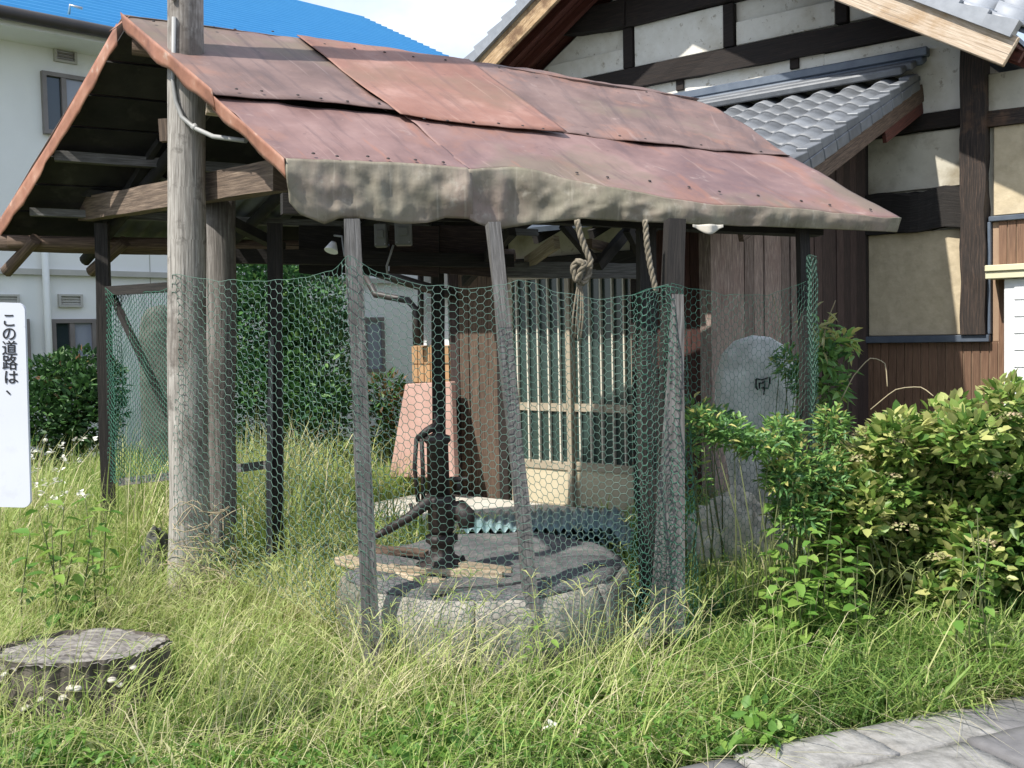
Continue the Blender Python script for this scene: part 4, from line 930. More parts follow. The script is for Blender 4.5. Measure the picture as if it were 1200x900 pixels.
# loose folded end of the net gathered at the right front post
N5t = [P(742, 345, 4.78), P(756, 340, 4.70), P(772, 338, 4.80), P(786, 336, 4.72), P(800, 340, 4.8)]
N5b = [P(738, 735, 4.62), P(760, 745, 4.48), P(785, 750, 4.62), P(805, 748, 4.48), P(822, 742, 4.62)]
net('wire_net', N5t, N5b, 'folded dark bundle of chicken wire gathered round the right front post', M['wiregreen'], .040, .0020, .05, 5)
N4t = [P(120, 336, 6.9), P(138, 340, 6.75), P(160, 344, 6.5), P(185, 342, 6.25), P(204, 336, 6.05)]
N4b = [P(128, 566, 6.9), P(145, 566, 6.75), P(165, 566, 6.5), P(185, 563, 6.25), P(204, 560, 6.05)]
net('wire_net', N4t, N4b, 'dark green net on the left side frame beside the far corner post', M['wiregreen'], .040, .0022, .03, 6)
N6t = [P(124, 338, 6.78), P(132, 346, 6.7), P(142, 342, 6.78)]; N6b = [P(128, 568, 6.8), P(138, 570, 6.7), P(146, 566, 6.78)]
net('wire_net', N6t, N6b, 'narrow doubled strip of green net wrapped round the far corner post', M['wiregreen'], .034, .0024, .03, 7)
N7t = [P(945, 300, 5.5), P(950, 300, 5.4), P(957, 300, 5.5)]; N7b = [P(950, 700, 5.45), P(955, 700, 5.4), P(962, 700, 5.5)]
net('wire_net', N7t, N7b, 'strip of green net wrapped round the right corner post', M['wiregreen'], .034, .0022, .01, 8)

# ============================================================ STONES, STUMP, SIGN
mon = thing('stone_monument', 'upright grey stone slab with rounded top and a carved character', 'monument', tuple(P(883, 600, 6.6)-Z*.4))
outl = [(866, 596), (860, 560), (853, 520), (847, 490), (843, 470), (845, 440), (852, 415), (866, 400), (885, 394), (905, 396), (920, 405), (930, 425), (934, 460), (930, 500), (918, 545), (908, 596)]
fr_ = [P(x, y, 6.58) for x, y in outl]; cF = sum(fr_, Vector())/len(fr_)
mb = MB(); n = len(fr_)
rings = [(1.0, .16), (1.015, .08), (1.0, .015), (.95, -.01), (.6, -.022), (.0, -.025)]
fr2 = []
for i in range(n):
    a, b = fr_[i], fr_[(i+1) % n]
    for k in range(4): fr2.append(lerp(a, b, k/4))
n = len(fr2)
for sc_, dy in rings:
    for p in fr2:
        q = cF+(p-cF)*sc_; mb.v.append(q+Vector((0, dy+.008*nz3(q, 6, 1)+.004*nz3(q, 15), 0)))
for i in range(len(rings)-1):
    for j in range(n): mb.face((i*n+j, i*n+(j+1) % n, (i+1)*n+(j+1) % n, (i+1)*n+j), None, True)
mb.face(list(range(n)))
mb.build('slab', M['stone'], mon)
stk = [[(886, 444), (893, 445), (902, 442)], [(886, 444), (886, 454), (888, 457)], [(902, 442), (902, 449), (900, 456)], [(889, 449), (894, 449)], [(890, 449), (890, 455), (896, 454)], [(894, 449), (894, 447)], [(896, 446), (896, 452), (895, 463)], [(897, 455), (901, 455)]]
for s_ in stk:
    MB().tube([P(x, y, 6.545) for x, y in s_], [.006]*(len(s_)-1)+[.004], 6).build('carved_stroke', M['ink'], mon)
def rock(name, c, sz, m, seed, label=None, cat='rock', par=None, sub=24):
    def fn(u, v):
        th, ph = u*2*math.pi, (v-.5)*math.pi
        d = Vector((math.cos(th)*math.cos(ph), math.sin(th)*math.cos(ph), math.sin(ph)))
        k = 1+.35*nz3(d, 1.3, seed)+.26*nz3(d, 3, seed+1)+.15*nz3(d, 7, seed+2)+.05*abs(nz3(d, 14, seed+3))
        return Vector(c)+Vector((d.x*sz[0], d.y*sz[1], d.z*sz[2]))*k
    o = MB().grid(fn, sub*2, sub).build(name, m, par)
    return tag(o, label, cat) if label else o
rock('base_rock', P(862, 655, 6.3), (.31, .26, .40), M['rock'], 3, par=mon)
rock('rock', P(184, 650, 5.8)-Z*.05, (.09, .12, .20), M['darkstone'], 5, 'grey boulder at the foot of the tall weathered pole')
rock('rock', G(205, 700, .0)+Z*.02, (.13, .12, .16), M['stone'], 15, 'small grey rock half buried in the grass before the pole')
bst = thing('standing_stone', 'dark rounded standing stone behind the left net', 'stone', tuple(P(184, 480, 9.5)-Z*.8))
outs = [(163, 480), (162, 430), (161, 395), (164, 372), (172, 361), (183, 358), (194, 366), (202, 385), (206, 420), (207, 480)]
f3 = [P(x, y, 9.4) for x, y in outs]; f3[0].z = -.05; f3[-1].z = -.05; c3 = sum(f3, Vector())/len(f3); mb = MB(); n = len(f3)
for sc_, dy in ((1, .3), (1.02, .15), (1, .03), (.85, -.03), (.4, -.05), (0, -.05)):
    for p in f3: q = c3+(p-c3)*sc_; mb.v.append(q+Vector((0, dy, 0)))
for i in range(5):
    for j in range(n): mb.face((i*n+j, i*n+(j+1) % n, (i+1)*n+(j+1) % n, (i+1)*n+j), None, True)
mb.build('slab', M['darkstone'], bst)
# stump
sc0 = G(62, 778, .29); sc0.y += .26; sc0.z = 0
st = thing('tree_stump', 'broad grey weathered tree stump in the grass at bottom left', 'stump', tuple(sc0))
def srad(an): return 1+.10*noise.noise(Vector((math.cos(an)*1.5, math.sin(an)*1.5, 2)))+.06*noise.noise(Vector((math.cos(an)*6, math.sin(an)*6, 5)))
def stf(u, v):
    an = u*2*math.pi; r = srad(an)*(.96+.10*(1-v)**2+.02*nz3((math.cos(an)*2, math.sin(an)*2, v*3), 3))
    r *= 1+.05*(.3-abs(noise.noise(Vector((math.cos(an)*9, math.sin(an)*9, v*.8)))))*1.6+.03*noise.noise(Vector((math.cos(an)*14, math.sin(an)*14, v*4)))
    z = v*.285; return sc0+Vector((math.cos(an)*.35*r, math.sin(an)*.25*r, z))
MB().grid(stf, 220, 26).build('bark', M['stump'], st)
def stt(u, v):
    an = u*2*math.pi; r = srad(an)*v*1.005
    p = sc0+Vector((math.cos(an)*.35*r, math.sin(an)*.25*r, .285)); return p+Z*(.010*nz3(p, 9)+.02*nz3(p, 3)-.01+.006*math.sin(v*60+3*nz3(p, 6))*.4-.018*max(0, .12-abs(nz3((math.cos(an)*2.2, math.sin(an)*2.2, 0), 2.2, 4)))*8*v)
MB().grid(stt, 140, 40).build('cut_face', M['stumptop'], st)
for k in range(20):
    an = -math.pi/2+random.uniform(-1.2, 1.0); zz = random.uniform(.05, .24); r = srad(an)
    c = sc0+Vector((math.cos(an)*.36*r*.99, math.sin(an)*.26*r*.99, zz))
    MB().lathe(c, [(.001, -.004), (.014+.008*random.random(), 0), (.012, .006), (.002, .008)], 12, axis=(math.cos(an)*.4, math.sin(an)*.4, 1)).build('bracket_mushroom', M['slab'], st)
# roadside sign
SD = 3.3
sa, sb, scx, sdx = P(-95, 352, SD), P(29, 355, SD), P(36, 595, SD), P(-88, 592, SD)
sign = thing('road_notice_sign', 'white vertical notice board with black Japanese lettering at the left edge', 'sign', tuple(Vector((sdx.x+.2, SD+.02, 0))))
X_ = (sb-sa); wS = X_.length; X_.normalize(); Y_ = (sb-scx).normalized(); hS = (sb-scx).length; nn = X_.cross(Y_)
def rrect(w_, h_, r, k=6):
    out = []
    for cx_, cy_, a0 in ((w_/2-r, h_/2-r, 0), (-w_/2+r, h_/2-r, 90), (-w_/2+r, -h_/2+r, 180), (w_/2-r, -h_/2+r, 270)):
        for i in range(k+1): a = R_(a0+90*i/k); out.append((cx_+r*math.cos(a), cy_+r*math.sin(a)))
    return out
cS = (sa+sb+scx+sdx)/4; mb = MB(); rr = rrect(wS, hS, .025); n = len(rr)
for dy in (0, .012):
    for x, y in rr: mb.v.append(cS+X_*x+Y_*y+nn*-dy)
mb.face(range(n)); mb.face([n+i for i in range(n)][::-1])
for i in range(n): mb.face((i, n+i, n+(i+1) % n, (i+1) % n))
mb.build('board', M['signwhite'], sign)
MB().tube([cS-X_*.09-nn*.035+Y_*.25, Vector((cS.x-.09-nn.x*.035, cS.y-nn.y*.035+.02, -.1))], .024, 12).build('sign_post', M['steel'], sign)
for (ch, py, sz, dx) in (('こ', 375, 17.5, 0), ('の', 391, 17.5, 0), ('道', 408, 18, 0), ('路', 425, 18, 0), ('は', 442, 17.5, 1), ('、', 455, 17.5, 3)):
    cu = bpy.data.curves.new('character', 'FONT'); cu.body = ch; cu.size = sz/1200*SD*1.02; cu.extrude = .0006; cu.offset = .00035
    cu.align_x = 'CENTER'; ob = bpy.data.objects.new('character', cu); COL.objects.link(ob)
    dg = bpy.context.evaluated_depsgraph_get(); dg.update(); me = bpy.data.meshes.new_from_object(ob.evaluated_get(dg)); bpy.data.objects.remove(ob)
    me.materials.clear(); me.materials.append(M['signink']); me.name = 'character'
    q = P(10.5+dx+(py-375)*.02, py+sz*.38 if ch != '、' else py+sz*.1-5+sz*.38-5, SD)
    m = Matrix((X_, Y_, nn)).transposed().to_4x4(); m.translation = hit(10.5+dx+(py-375)*.02, py+sz*.37, cS+nn*.0015, nn)
    inst('character', me, m, sign)

# ============================================================ VEGETATION
def rot_basis(az, el, roll):
    d = np.stack([np.cos(az)*np.cos(el), np.sin(az)*np.cos(el), np.sin(el)], 1)
    s = np.stack([-np.sin(az), np.cos(az), np.zeros_like(az)], 1)
    u = np.cross(s, d)*-1
    u = np.cross(d, s)
    s2 = s*np.cos(roll)[:, None]+u*np.sin(roll)[:, None]; u2 = np.cross(d, s2)
    return d, s2, u2
def leaves(pos, az, el, roll, ln, wd, fold=.25, droop=.15):
    """ovate folded leaves: 7 points, 6 triangles each"""
    n = len(pos); d, s, u = rot_basis(az, el, roll); ln = ln[:, None]; wd = wd[:, None]
    def pt(t, w_, z): return pos + d*ln*t + s*wd*w_ + u*ln*z + np.array([0, 0, -1.])*ln*droop*t*t
    V = np.stack([pt(0, 0, 0), pt(.3, -.45, fold*.3), pt(.3, .45, fold*.3), pt(.45, 0, -.03), pt(.7, -.33, fold*.2), pt(.7, .33, fold*.2), pt(1, 0, -.02)], 1)
    T = np.array([(0, 1, 3), (0, 3, 2), (1, 4, 3), (3, 5, 2), (3, 4, 6), (3, 6, 5)])
    TT = (np.arange(n)[:, None, None]*7+T[None]).reshape(-1, 3)
    return V.reshape(-1, 3), TT
def tint_of(t, k): 
    c = np.zeros((len(t)*k, 3)); c[:, 0] = np.repeat(np.clip(t, 0, 1), k); return c
def bush(name, blobs, n, ln, wd, m, label, cat, tmean=.5, tsd=.2, up=.35, stems=10, shell=.55, base=None, part='foliage', grp=None, drop=.1, topbias=.25, fold=.25):
    t = thing(name, label, cat, base or (blobs[0][0], blobs[0][1], 0), grp)
    vol = np.array([b[3]*b[4]*b[5] for b in blobs])**(2/3); pr = vol/vol.sum()
    ids = RNG.choice(len(blobs), n, p=pr); B = np.array(blobs)[ids]
    d = RNG.normal(size=(n, 3)); d /= np.linalg.norm(d, axis=1)[:, None]; r = shell+(1.06-shell)*RNG.random(n)**.6
    r *= 1+.12*np.sin(d[:, 0]*7+ids)*np.cos(d[:, 2]*6+ids*2)
    pos = B[:, :3]+d*B[:, 3:6]*r[:, None]; keep = pos[:, 2] > .03; pos, d, r, ids = pos[keep], d[keep], r[keep], ids[keep]; k = len(pos)
    az = np.arctan2(d[:, 1], d[:, 0])+RNG.normal(0, .9, k); el = up+d[:, 2]*.5+RNG.normal(0, .4, k)
    l_ = ln*RNG.uniform(.6, 1.25, k); V, T = leaves(pos, az, el, RNG.normal(0, .6, k), l_, l_*wd/ln, droop=drop, fold=fold)
    cl = RNG.normal(0, .12, len(blobs))[ids]
    # tint rises towards the outer top of each blob and drops inside
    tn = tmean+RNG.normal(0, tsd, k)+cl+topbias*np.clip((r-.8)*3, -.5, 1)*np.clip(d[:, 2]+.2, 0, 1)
    fast_obj(part, V, T, m, tint_of(tn, 7), t, 'stuff')
    sm = MB(); bx_, by_ = np.mean([b[0] for b in blobs]), np.mean([b[1] for b in blobs])
    for i in range(stems):
        b = blobs[i % len(blobs)]; a = Vector((lerp(bx_, b[0], .6)+random.uniform(-.1, .1), lerp(by_, b[1], .6)+random.uniform(-.1, .1), -.02))
        e = Vector((b[0]+random.uniform(-.6, .6)*b[3], b[1]+random.uniform(-.6, .6)*b[4], b[2]+b[5]*random.uniform(.0, .6)))
        mid = lerp(a, e, .5)+Vector((random.uniform(-.06, .06), random.uniform(-.06, .06), .05)); sr = min(1, ln*9); sm.tube([a, mid, e], [.011*sr, .008*sr, .004*sr], 5)
    sm.build('stems', M['stem'], t); return t
def bl(px, py, Y, rx, ry, rz): q = P(px, py, Y); return (q.x, q.y, q.z, rx, ry, rz)
# hydrangeas
def lumps(cx_, cy_, Y, rx, rz, n, sz):
    out = []
    for i in range(n):
        x = cx_+random.uniform(-1, 1)*rx; k = 1-((x-cx_)/rx)**2*.45; y = cy_-rz*k+random.random()**1.2*rz*1.8
        q = P(x, y, Y+random.uniform(-.35, .4)); out.append((q.x, q.y, max(q.z, .15), sz*random.uniform(.7, 1.2), sz*1.1, sz*random.uniform(.6, 1.)))
    return out
hyd1 = bush('hydrangea_bush', [bl(1030, 600, 5.4, .38, .35, .38), bl(1065, 560, 5.4, .3, .3, .32)]+lumps(1035, 604, 5.35, 66, 98, 16, .15), 11000, .068, .040, M['hyd'],
     'yellowing hydrangea bush left of the taller one, in front of the brown cladding', 'bush', .66, .24, stems=14, grp='hydrangea bushes', shell=.35)
hyd2 = bush('hydrangea_bush', [bl(1165, 620, 5.2, .38, .38, .44), bl(1230, 600, 5.1, .45, .4, .5)]+lumps(1162, 588, 5.15, 78, 105, 22, .155), 15000, .069, .041, M['hyd'],
     'tall full hydrangea bush at the right edge by the white shutter', 'bush', .62, .26, stems=14, grp='hydrangea bushes', shell=.35)
# faded flower heads
def head_mesh():
    n = 70; d = RNG.normal(size=(n, 3)); d /= np.linalg.norm(d, axis=1)[:, None]; d[:, 2] = np.abs(d[:, 2])*.6; pos = d*np.array([.06, .06, .045])
    V, T = leaves(pos, RNG.uniform(0, 6.28, n), RNG.uniform(-.2, .9, n), RNG.normal(0, .5, n), np.full(n, .017), np.full(n, .014)); return fast_mesh('flower_head', V, T, M['flowerold'], tint_of(RNG.random(n), 7))
HM = [head_mesh() for _ in range(3)]
for i, (x, y, Y) in enumerate([(985, 525, 5.35), (1000, 512, 5.35), (1025, 505, 5.35), (1052, 502, 5.35), (1078, 500, 5.3), (1010, 540, 5.15), (1055, 522, 5.1), (970, 548, 5.3), (1040, 560, 5.02), (1005, 590, 5.0), (1085, 530, 5.05), (1060, 620, 4.85)]):
    inst('flower_head', HM[i % 3], Matrix.Translation(P(x, y, Y)) @ Matrix.Rotation(i, 4, 'Z'), hyd1)
for i, (x, y, Y) in enumerate([(1105, 490, 5.2), (1128, 478, 5.2), (1155, 472, 5.15), (1182, 468, 5.1), (1165, 488, 5.0), (1140, 510, 4.95), (1185, 490, 4.8), (1120, 540, 4.9), (1170, 560, 4.75), (1155, 640, 4.65), (1100, 655, 4.8)]):
    inst('flower_head', HM[i % 3], Matrix.Translation(P(x, y, Y)) @ Matrix.Rotation(i*2, 4, 'Z') @ Matrix.Scale(.9+.03*(i % 5), 4), hyd2)
# feathery shrub round the monument
bush('feathery_shrub', [bl(835, 495, 6.0, .15, .16, .09), bl(922, 425, 6.2, .08, .10, .10), bl(940, 445, 6.1, .07, .10, .12), bl(945, 510, 5.95, .12, .14, .16)], 1100, .06, .02, M['nandina'],
     'feathery green shrub with narrow leaves growing close round the stone monument', 'shrub', .6, .22, stems=12, shell=.2, drop=.25)
bush('feathery_shrub', [bl(820, 490, 4.75, .07, .08, .05), bl(850, 505, 4.8, .12, .1, .08), bl(885, 520, 4.85, .13, .12, .06), bl(915, 505, 5.0, .09, .12, .08), bl(925, 545, 4.95, .14, .12, .13), bl(915, 560, 4.9, .09, .1, .08), bl(965, 560, 5.0, .11, .12, .14), bl(935, 600, 4.95, .13, .12, .12), bl(975, 500, 5.3, .09, .1, .1)], 3300, .052, .018, M['nandina'],
     'lighter sprawling leafy shrub leaning on the net below the carved character', 'shrub', .58, .24, stems=18, shell=.15, drop=.25)
bush('climbing_shrub', [bl(968, 420, 6.1, .12, .12, .12), bl(985, 400, 6.2, .12, .12, .06), bl(965, 385, 6.2, .05, .05, .06), bl(975, 455, 6.1, .10, .1, .08)], 320, .10, .035, M['nandina'],
     'arching fern-like sprays standing right of the corner post', 'shrub', .55, .2, stems=8, shell=.1, drop=.35)
bush('bamboo_weed', [bl(812, 480, 5.6, .07, .07, .06), bl(806, 520, 5.6, .06, .06, .08), bl(820, 560, 5.6, .05, .05, .12), bl(803, 590, 5.6, .05, .05, .1)], 170, .07, .022, M['nandina'],
     'thin leafy stems rising between right post and monument rock', 'weed', .75, .2, stems=6, shell=.1)
# dark hedge left and tree behind the net
bush('dark_shrub', [bl(60, 470, 10.2, .5, .5, .45), bl(95, 450, 10.4, .4, .5, .35), bl(40, 500, 10, .5, .5, .4), bl(105, 480, 10, .3, .4, .4)], 5200, .09, .045, M['darkleaf'],
     'dark green shrub with a few red leaves below the lower left window', 'shrub', .5, .22, topbias=.15)
bush('evergreen_tree', [bl(290, 400, 11, .6, .7, .8), bl(325, 370, 11.2, .6, .7, .8), bl(362, 360, 11.0, .42, .6, .55), bl(366, 430, 11, .45, .7, .7), bl(310, 470, 10.6, .7, .7, .5), bl(290, 330, 11.2, .5, .6, .4), bl(370, 480, 10.6, .4, .6, .4)], 15000, .085, .04, M['treeleaf'],
     'dense dark evergreen seen through the net left of the front post', 'tree', .5, .22, stems=12, topbias=.3)
bush('reddish_shrub', [bl(452, 460, 10.8, .22, .25, .2), bl(470, 480, 10.8, .25, .25, .25), bl(440, 500, 10.8, .2, .25, .2)], 1200, .08, .04, M['darkleaf'],
     'low dark reddish shrub beside the salmon slab', 'shrub', .7, .25)
# broad-leaf weeds, every leaf a part
LV, LT = leaves(np.zeros((1, 3)), np.zeros(1), np.zeros(1), np.zeros(1), np.ones(1), np.full(1, .62), droop=.25)
LM = []
for tv in (.2, .45, .7, .95): LM.append(fast_mesh('leaf', LV, LT, M['weedleaf'], tint_of(np.array([tv]), 7), smooth=False))
def weed(label, stems_, nl, size, name='broadleaf_weed'):
    base = stems_[0][0]; t = thing(name, label, 'weed', (base.x, base.y, 0), 'broad leaved weeds in the verge')
    for (a, b) in stems_:
        a = Vector((a.x, a.y, 0)); sm = MB().tube([a, lerp(a, b, .5)+Vector((random.uniform(-.04, .04), 0, .03)), b], [.005, .004, .002], 5).build('stem', M['stem'], t)
        for i in range(nl):
            k = .25+.75*i/(nl-1); p = lerp(a, b, k); az_ = i*2.4+random.uniform(-.5, .5); sz = size*random.uniform(.7, 1.2)*(1.1-.5*k)
            Mx = Matrix.Translation(p) @ Matrix.Rotation(az_, 4, 'Z') @ Matrix.Rotation(random.uniform(-.5, .3), 4, 'Y') @ Matrix.Rotation(random.uniform(-.4, .4), 4, 'X') @ Matrix.Scale(sz, 4)
            inst('leaf', random.choice(LM), Mx, t)
def W2(x, y, Y): q = P(x, y, Y); return (Vector((q.x+random.uniform(-.08, .08), q.y+random.uniform(-.1, .1), 0)), q)
weed('broad leaved green weed growing between the corner post and hydrangea', [W2(x, y, Y) for x, y, Y in ((915, 610, 4.8), (950, 625, 4.7), (1005, 640, 4.7), (970, 650, 4.65), (930, 660, 4.6), (985, 630, 4.75), (905, 580, 4.9), (940, 590, 4.85), (975, 600, 4.85), (960, 680, 4.6), (1000, 670, 4.6), (910, 680, 4.6))], 14, .125)
weed('bright green broad leaved sprig in front of the dark end of the hydrangea', [W2(x, y, Y) for x, y, Y in ((1145, 595, 4.35), (1160, 620, 4.3), (1130, 640, 4.3), (1148, 660, 4.25), (1135, 610, 4.35))], 8, .095)
weed('cluster of heart leaved weeds in the grass at the left edge', [W2(x, y, Y) for x, y, Y in ((45, 598, 4.9), (75, 592, 5.0), (100, 585, 5.1), (60, 615, 4.8), (110, 605, 5.0), (125, 585, 5.2), (35, 625, 4.8), (90, 620, 4.9))], 10, .135)
weed('small bright weed at the foot of the leaning post', [W2(x, y, Y) for x, y, Y in ((628, 738, 4.15), (612, 745, 4.1), (645, 738, 4.15))], 7, .08)
# dry stems tangled at the pole foot
tb = MB()
for i in range(70):
    a = P(random.uniform(205, 280), random.uniform(590, 690), random.uniform(5.0, 5.35)); d = Vector((random.uniform(-1, 1), random.uniform(-.3, .3), random.uniform(-.4, .9))).normalized()*random.uniform(.06, .2)
    tb.tube([a-d*.5, a+Z*random.uniform(-.02, .04), a+d*.5], .0025, 3)
o = tb.build('dry_stems', M['twig'], kind='stuff'); tag(o, 'tangle of dry brown stems caught at the foot of the weathered pole', 'dry stems')
# dry vines
for pts, lb in (([P(940, 470, 5.9), P(948, 420, 5.9), P(965, 400, 5.9), P(968, 380, 5.9), P(980, 350, 5.9)], 'pale dry vine stalk rising beside the corner post'), ([P(985, 470, 5.9), P(1000, 440, 5.9), P(1020, 418, 5.9), P(1038, 425, 5.9), P(1040, 455, 5.8)], 'dry vine looping above the hydrangea'), ([P(1020, 480, 5.7), P(1050, 455, 5.7), P(1080, 453, 5.7), P(1095, 465, 5.6)], 'low thin vine arching over the hydrangea top'), ([P(905, 345, 6.0), P(912, 370, 6.0), P(918, 395, 6.0)], 'short dry stalk above the monument')):
    q_ = [pts[0]]
    for a_, b_, c_ in zip(pts, pts[1:], pts[2:]+[pts[-1]]): q_ += [lerp(a_, b_, .35), lerp(a_, b_, .7), lerp(lerp(a_, b_, .93), c_, .06)]
    tag(MB().tube(q_, .0032, 5).build('dry_vine', M['twig']), lb, 'vine')
V, T = leaves(np.array([tuple(P(955+RNG.normal(0, 8), 385+RNG.normal(0, 9), 5.9)) for _ in range(26)]), RNG.uniform(0, 6.28, 26), RNG.normal(-.3, .5, 26), RNG.normal(0, .8, 26), np.full(26, .09), np.full(26, .02))
tag(fast_obj('dead_leaves', V, T, M['flowerold'], tint_of(RNG.random(26)*.5, 7)), 'pale dead leaves hanging by the top of the corner post', 'dead leaves')

# ---- grass
def exclude(x, y):
    e = ((x-WC.x)**2+(y-WC.y)**2 < (WR*1.04)**2) | (((x-sc0.x)/.36)**2+((y-sc0.y)/.26)**2 < 1)
    k = (x-PE[0].x)*pout.x+(y-PE[0].y)*pout.y; e |= k > -.02+.05*np.sin(x*9)
    qa = (x-HO.x)*He.x+(y-HO.y)*He.y; qo = (x-HO.x)*Ho.x+(y-HO.y)*Ho.y
    e |= (qo < VO+.05) & (qa < .1) & (qa > -3.4); e |= (qo < .1) & (qa > -5.2)
    e |= (qa > DA0-.9) & (qa < DA1+.5) & (qo < VO+1.95) & (qo > 0)
    e |= (abs(x-(ca.x+cb.x)/2) < .55) & (abs(y-6.3) < .4)
    e |= ((x-pb.x)**2+(y-pb.y)**2 < .012)
    qb = (x-B0.x)*BN.x+(y-B0.y)*BN.y; e |= qb < .02
    return e
def gz(x, y): return np.array([ground_z(a, b) for a, b in zip(x, y)])-.01
def blades(n, xr, yr, Lr, wr, lean, tint, tsd, wind=(0, 0), dens=None, tips=True):
    x = RNG.uniform(*xr, n); y = yr[0]+(yr[1]-yr[0])*RNG.random(n)
    keep = ~exclude(x, y) & (np.abs(x) < y*.56+.35)
    if dens is not None: keep &= RNG.random(n) < dens(x, y)
    x, y = x[keep], y[keep]; n = len(x)
    # clumping
    pn = np.sin(x*3.1+np.sin(y*2.3)*2)*np.cos(y*2.7+np.sin(x*1.9)*2); pn2 = np.sin(x*7.3+1+np.sin(y*5)*1.5)*np.sin(y*8.1+2)
    base = np.stack([x, y, gz(x, y)], 1); Ln = RNG.uniform(*Lr, n)*(1+.28*pn+.18*pn2)
    az = RNG.uniform(0, 2*np.pi, n); le = np.abs(RNG.normal(lean, lean*.5, n))
    dx = np.cos(az)*le+wind[0]; dy = np.sin(az)*le+wind[1]
    sx, sy = -np.sin(az+RNG.normal(0, .6, n)), np.cos(az); wd = RNG.uniform(*wr, n)
    cols = []
    for t, ww in ((0, .8), (.38, 1.), (.72, .7)):
        h = t*(1-.22*t*le); px = base[:, 0]+dx*Ln*t**1.7; py = base[:, 1]+dy*Ln*t**1.7; pz_ = base[:, 2]+Ln*h
        c = np.stack([px, py, pz_], 1); s_ = np.stack([sx, sy, np.zeros(n)], 1)*(wd*ww*.5)[:, None]; cols += [c-s_, c+s_]
    t = 1.; cols.append(np.stack([base[:, 0]+dx*Ln, base[:, 1]+dy*Ln, base[:, 2]+Ln*np.maximum(.25, (1-.45*le))], 1))
    V = np.stack(cols, 1).reshape(-1, 3)
    T = np.array([(0, 1, 3), (0, 3, 2), (2, 3, 5), (2, 5, 4), (4, 5, 6)]); TT = (np.arange(n)[:, None, None]*7+T[None]).reshape(-1, 3)
    tt = tint+.16*pn+.08*pn2+RNG.normal(0, tsd, n); return V, TT, tint_of(tt, 7)
def merge(ls):
    off = 0; Vs, Ts, Cs = [], [], []
    for V, T, C in ls: Vs.append(V); Ts.append(T+off); Cs.append(C); off += len(V)
    return np.concatenate(Vs), np.concatenate(Ts), np.concatenate(Cs)
nearer = lambda x, y: np.clip(1.1-(y-3.3)*.16, .25, 1)
patch = lambda x, y: np.clip(.62+.55*np.sin(x*2.1+np.sin(y*3.3))*np.cos(y*2.9+x), .12, 1)
wellfront = lambda x, y: np.where((x > -.95) & (x < 1.25) & (y > 3.75), .45, 1.)*np.where((x < -.9) & (y < 3.95), .5, 1.)
g1 = merge([blades(64000, (-3.2, 3.6), (3.05, 6.4), (.06, .15), (.004, .009), .9, .36, .22, (.02, 0), nearer),
            blades(26000, (-3.2, 3.6), (3.05, 6.4), (.12, .27), (.004, .009), .7, .36, .2, (.08, 0), lambda x, y: patch(x, y)*nearer(x, y)*wellfront(x, y))])
g2 = blades(70000, (-5.2, 3.4), (5.4, 13), (.20, .44), (.006, .014), .6, .46, .2, (.05, 0))
o = fast_obj('grass', *g1[:2], M['grass'], g1[2], None, 'stuff'); tag(o, 'short bright green grass and weeds covering the verge', 'grass')
o = fast_obj('grass', *g2[:2], M['grass'], g2[2], None, 'stuff'); tag(o, 'green grass of the yard beyond the shed', 'grass')
leftish = lambda x, y: np.clip(1.05-.75*(x+.2), .10, 1)*np.clip((y-3.45)*1.6, .06, 1)*wellfront(x, y)
g3 = merge([blades(19000, (-3.2, 2.8), (3.3, 6.0), (.28, .58), (.0025, .0055), .7, .70, .18, (.34, -.05), leftish),
            blades(10000, (-3.4, 2.8), (3.3, 6.4), (.20, .50), (.0025, .006), 1.2, .68, .26, (.05, -.05), leftish)])
o = fast_obj('tall_grass', *g3[:2], M['grass'], g3[2], None, 'stuff'); tag(o, 'tall pale leaning grass in front of the well and posts', 'grass')
g4 = blades(22000, (-5.4, -.9), (5.6, 9.5), (.40, .85), (.004, .011), .5, .60, .22, (.08, 0), lambda x, y: np.clip((-1.2-x+(y-6)*.1), 0.04, 1))
o = fast_obj('tall_grass', *g4[:2], M['grass'], g4[2], None, 'stuff'); tag(o, 'high pale meadow grass around the left corner post', 'grass')
g5 = blades(12000, (.9, 3.4), (3.95, 6.2), (.16, .36), (.004, .011), .8, .30, .18, (-.1, -.1))
o = fast_obj('tall_grass', *g5[:2], M['grass'], g5[2], None, 'stuff'); tag(o, 'darker green grass under the hydrangeas', 'grass')
g7 = blades(15000, (-3.2, 3.5), (3.05, 6.2), (.08, .22), (.008, .016), 1.0, .40, .2, (.03, 0), patch)
o = fast_obj('broad_grass', *g7[:2], M['grass'], g7[2], None, 'stuff'); tag(o, 'broad bladed grass tufts scattered through the verge', 'grass')
g6 = blades(10000, (-3.2, 3.4), (3.05, 6.4), (.08, .30), (.002, .005), 1.9, .97, .06, (.1, 0))
o = fast_obj('dry_grass', *g6[:2], M['grass'], g6[2], None, 'stuff'); tag(o, 'dead straw coloured grass lying low between the green blades', 'dry grass')
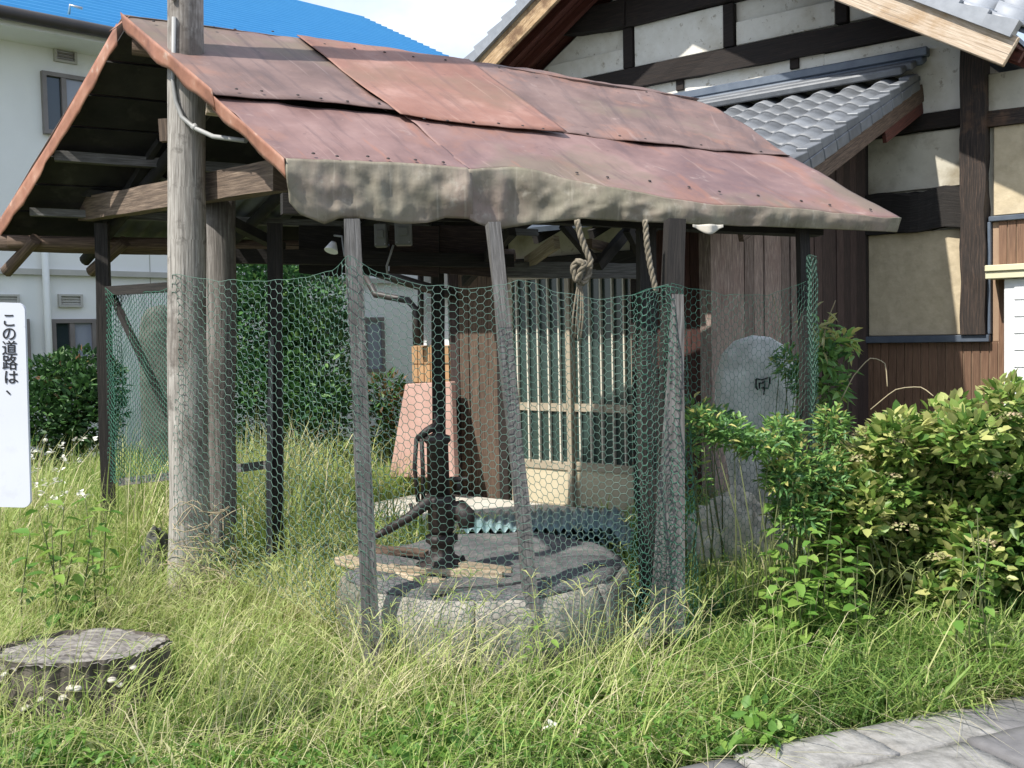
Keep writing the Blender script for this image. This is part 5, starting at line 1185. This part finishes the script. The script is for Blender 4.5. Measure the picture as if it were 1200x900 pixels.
# seed stalks with finger-like spikes
def stalks(n, xr, yr, Lr, dens=None):
    x = RNG.uniform(*xr, n); y = RNG.uniform(*yr, n); keep = ~exclude(x, y) & (np.abs(x) < y*.55+.2)
    if dens is not None: keep &= RNG.random(n) < dens(x, y)
    x, y = x[keep], y[keep]; V = []; T = []; C = []
    for a, b in zip(x, y):
        h = random.uniform(*Lr); az = random.uniform(0, 6.28); le = random.uniform(.1, .5); bx_ = Vector((a, b, 0)); d = Vector((math.cos(az)*le+.25, math.sin(az)*le, 1)).normalized()
        tp_ = bx_+d*h; tn = min(1, max(0, random.gauss(.7, .12)))
        def stripx(p, q, w0, w1):
            s_ = (q-p).cross(Vector((random.uniform(-1, 1), -1, .2))).normalized(); k = len(V)
            V.extend([tuple(p-s_*w0), tuple(p+s_*w0), tuple(q-s_*w1), tuple(q+s_*w1)]); T.extend([(k, k+1, k+3), (k, k+3, k+2)]); C.extend([(tn, 0, 0)]*4)
        stripx(bx_, tp_, .0012, .0008)
        for j in range(random.choice((3, 4, 5))):
            aa = az+j*1.5+random.uniform(-.4, .4); e = tp_+Vector((math.cos(aa)*.75, math.sin(aa)*.75, .55))*random.uniform(.05, .09)
            m_ = lerp(tp_, e, .55)+Z*.006; stripx(tp_, m_, .0012, .0014); stripx(m_, e-Z*.008, .0014, .0005)
    return np.array(V), np.array(T), np.array(C)
V, T, C = stalks(3600, (-3.2, 3), (3.2, 6.2), (.25, .55), leftish)
o = fast_obj('seed_stalks', V, T, M['grass'], C, None, 'stuff'); tag(o, 'thin seeding grass stalks with finger-like spikes in the verge', 'grass')
# white flowers at left
n = 110; pf = []
for i in range(34):
    c = P(random.uniform(35, 112), random.uniform(515, 600), random.uniform(6.2, 7.6)); 
    for j in range(5): pf.append((c.x+random.gauss(0, .008), c.y, c.z+random.gauss(0, .008)))
for c in (P(648, 851, 3.75),):
    for j in range(5): pf.append((c.x+random.gauss(0, .012), c.y, c.z+random.gauss(0, .01)))
pf = np.array(pf); n = len(pf); V, T = leaves(pf, RNG.uniform(0, 6.28, n), RNG.uniform(0, 1, n), RNG.normal(0, .5, n), np.full(n, .035), np.full(n, .024))
tag(fast_obj('white_wildflowers', V, T, M['flower'], tint_of(RNG.random(n), 7), None, 'stuff'), 'scattered small white wildflowers in the grass left of the corner post', 'flowers')
# clover-like low leaves mixed in the verge
n = 22000; x = RNG.uniform(-3, 3.4, n); y = RNG.uniform(3.1, 5.6, n); kp = ~exclude(x, y) & (np.sin(x*2.3+1)*np.cos(y*3.1) > -.15); x, y = x[kp], y[kp]; n = len(x)
V, T = leaves(np.stack([x, y, RNG.uniform(.02, .13, n)], 1), RNG.uniform(0, 6.28, n), RNG.normal(.2, .5, n), RNG.normal(0, .5, n), RNG.uniform(.02, .045, n)*(1+.9*(np.sin(x*5)*np.cos(y*6) > .45)), RNG.uniform(.012, .024, n)*(1+1.1*(np.sin(x*5)*np.cos(y*6) > .45)))
tag(fast_obj('ground_weeds', V, T, M['weedleaf'], tint_of(RNG.normal(.5, .25, n), 7), None, 'stuff'), 'small leafy weeds low in the roadside grass', 'weeds')
# spiky leaves at the bundle foot
n = 90; c = P(828, 690, 5.2); pos = np.stack([c.x+.05+RNG.normal(0, .12, n), c.y+RNG.normal(0, .12, n), np.zeros(n)], 1)
V, T = leaves(pos, RNG.uniform(0, 6.28, n), RNG.uniform(.9, 1.4, n), RNG.normal(0, .5, n), RNG.uniform(.15, .30, n), np.full(n, .03), droop=.1)
tg = thing('strap_leaf_plant', 'dark strap leaved plant at the foot of the wire bundle', 'plant', (c.x, c.y, 0)); fast_obj('foliage', V, T, M['darkleaf'], tint_of(RNG.normal(.8, .1, n), 7), tg, 'stuff')
print('tris', sum(len(o.data.polygons) for o in bpy.data.objects if o.type == 'MESH'), 'objects', len(bpy.data.objects))
